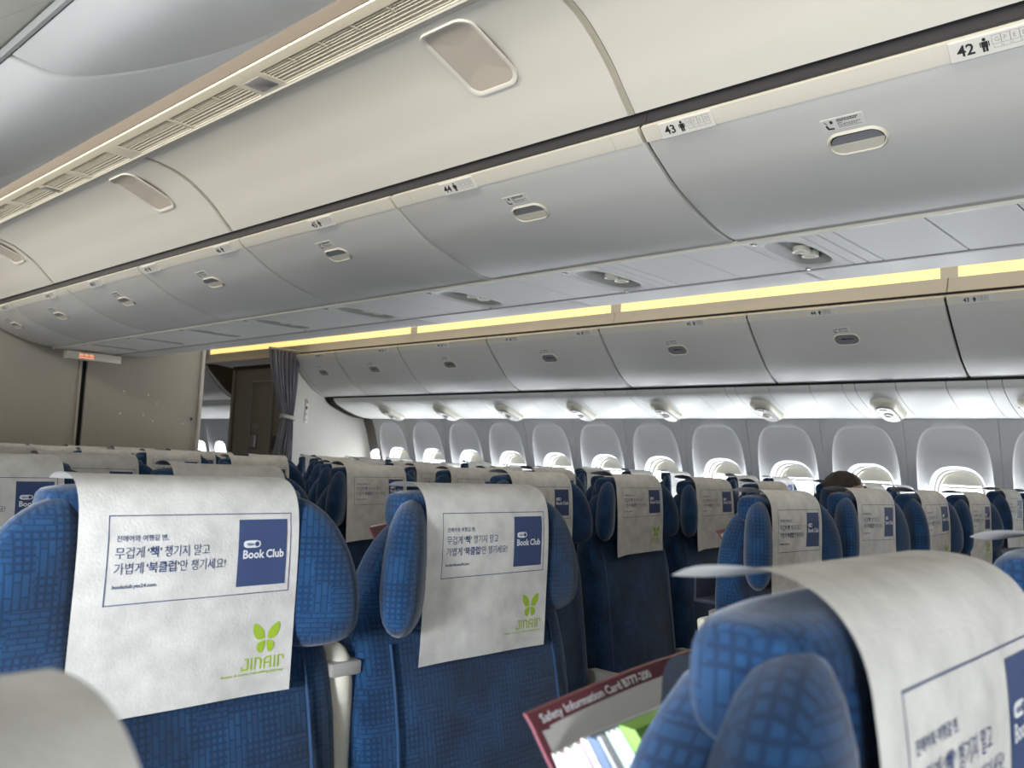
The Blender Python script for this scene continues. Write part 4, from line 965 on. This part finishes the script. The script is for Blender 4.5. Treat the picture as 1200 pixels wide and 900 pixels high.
# ================================================================== PASSENGER whose hair shows between the seats
def passenger(x, y):
    t = thing('person', 'person with dark brown hair seated in the far window block', 'person', (x, y, 0))
    pts = {'pelvis': (0, -.16, .56, .135), 'belly': (0, -.12, .72, .13), 'chest': (0, -.09, .92, .145), 'neckb': (0, -.075, 1.04, .062), 'neck': (0, -.085, 1.10, .052),
           'shl': (-.17, -.085, .99, .062), 'ell': (-.215, -.16, .74, .045), 'wrl': (-.14, -.37, .66, .03), 'shr': (.17, -.085, .99, .062), 'elr': (.215, -.16, .74, .045), 'wrr': (.14, -.37, .66, .03)}
    def skin(name, P, E, root, m_, par):
        me = bpy.data.meshes.new(name); ks = list(P); me.from_pydata([P[k_][:3] for k_ in ks], [], [] or []) if not E else me.from_pydata([P[k_][:3] for k_ in ks], [(ks.index(a), ks.index(b)) for a, b in E], [])
        o = bpy.data.objects.new(name, me); C.objects.link(o); o.parent = par; me.materials.append(M[m_])
        sm = o.modifiers.new('skin', 'SKIN'); sm.use_smooth_shade = True
        for i, k_ in enumerate(ks):
            sv = me.skin_vertices[0].data[i]; r = P[k_][3]; sv.radius = (r, r * .85) if r > .1 else (r, r); sv.use_root = (k_ == root)
        sb = o.modifiers.new('sub', 'SUBSURF'); sb.levels = 1; sb.render_levels = 2
        return o
    skin('shirt', pts, [('pelvis', 'belly'), ('belly', 'chest'), ('chest', 'neckb'), ('neckb', 'neck'), ('chest', 'shl'), ('shl', 'ell'), ('ell', 'wrl'), ('chest', 'shr'), ('shr', 'elr'), ('elr', 'wrr')], 'pelvis', 'shirt', t)
    lp = {'hip': (0, -.17, .55, .12), 'hl': (-.09, -.20, .56, .085), 'kl': (-.11, -.52, .55, .06), 'al': (-.11, -.54, .12, .042), 'tl': (-.11, -.70, .05, .035), 'hr': (.09, -.20, .56, .085), 'kr': (.11, -.52, .55, .06), 'ar': (.11, -.54, .12, .042), 'tr': (.11, -.70, .05, .035)}
    skin('trousers', lp, [('hip', 'hl'), ('hl', 'kl'), ('kl', 'al'), ('al', 'tl'), ('hip', 'hr'), ('hr', 'kr'), ('kr', 'ar'), ('ar', 'tr')], 'hip', 'trouser', t)
    for s in (-1, 1):
        hp = {'w': (s * .14, -.37, .66, .026), 'p': (s * .12, -.43, .645, .030)}; E = [('w', 'p')]
        for i, (dx, L_) in enumerate(((-.028, .060), (-.010, .070), (.009, .066), (.027, .052))):
            hp['k%d' % i] = (s * .115 + dx, -.475, .650, .0095); hp['m%d' % i] = (s * .113 + dx, -.475 - L_ * .5, .638, .0088); hp['f%d' % i] = (s * .112 + dx, -.475 - L_ * .8, .615, .008); E += [('p', 'k%d' % i), ('k%d' % i, 'm%d' % i), ('m%d' % i, 'f%d' % i)]
        hp['t1'] = (s * .085, -.435, .640, .011); hp['t2'] = (s * .068, -.470, .630, .0095); E += [('p', 't1'), ('t1', 't2')]
        skin('hand', hp, E, 'p', 'skin', t)
    # head: ovoid with nose, eyes, mouth, ears
    rings = []; n = 24; hz = 1.200
    prof = [(-.118, .022), (-.108, .042), (-.085, .056), (-.055, .066), (-.02, .073), (.02, .077), (.06, .073), (.09, .058), (.112, .034), (.120, .010)]
    for z, r in prof:
        rg = []
        for k_ in range(n):
            a = 2 * PI * k_ / n; cx = math.sin(a) * r; cy = -math.cos(a) * r * 1.22; f = max(0, math.cos(a)) ** 24
            cy -= f * .022 * math.exp(-((z + .022) / .022) ** 2); cy += max(0, math.cos(a - .35)) ** 30 * .006 * math.exp(-((z - .005) / .014) ** 2) + max(0, math.cos(a + .35)) ** 30 * .006 * math.exp(-((z - .005) / .014) ** 2)
            rg.append((cx, -.105 + cy, hz + z))
        rings.append(rg)
    hd = obj('head', loft(rings), 'skin', t, ang=80)
    for s in (-1, 1):
        obj('eye', xf(pillow(rrect(.024, .011, .005), .004, 3), Matrix.Translation((s * .028, -.190, hz + .004))), 'white_ink', hd); obj('ear', xf(pillow(rrect(.018, .055, .008), .012, 3), Matrix.Translation((s * .078, -.10, hz - .01)) @ Matrix.Rotation(PI / 2, 4, 'Z')), 'skin', hd)
    obj('mouth', xf(pillow(rrect(.044, .012, .005), .004, 3), Matrix.Translation((0, -.183, hz - .062))), 'red_ink', hd)
    rg = []
    for z, r in [(-.06, .070), (-.02, .083), (.02, .088), (.06, .085), (.09, .072), (.115, .048), (.130, .015)]:
        rg.append([(math.sin(2 * PI * k_ / 28) * (r + .003 * math.sin(k_ * 2.3 + z * 60)), -.092 - math.cos(2 * PI * k_ / 28) * (r * 1.18 if math.cos(2 * PI * k_ / 28) < .3 or z > .05 else r * .80) , hz + z + .004 * math.sin(k_ * 1.7)) for k_ in range(28)])
    obj('hair', loft(rg), 'hair', hd, ang=80)
    return t
passenger(4.36, 1.86).scale = (1, 1, .972)
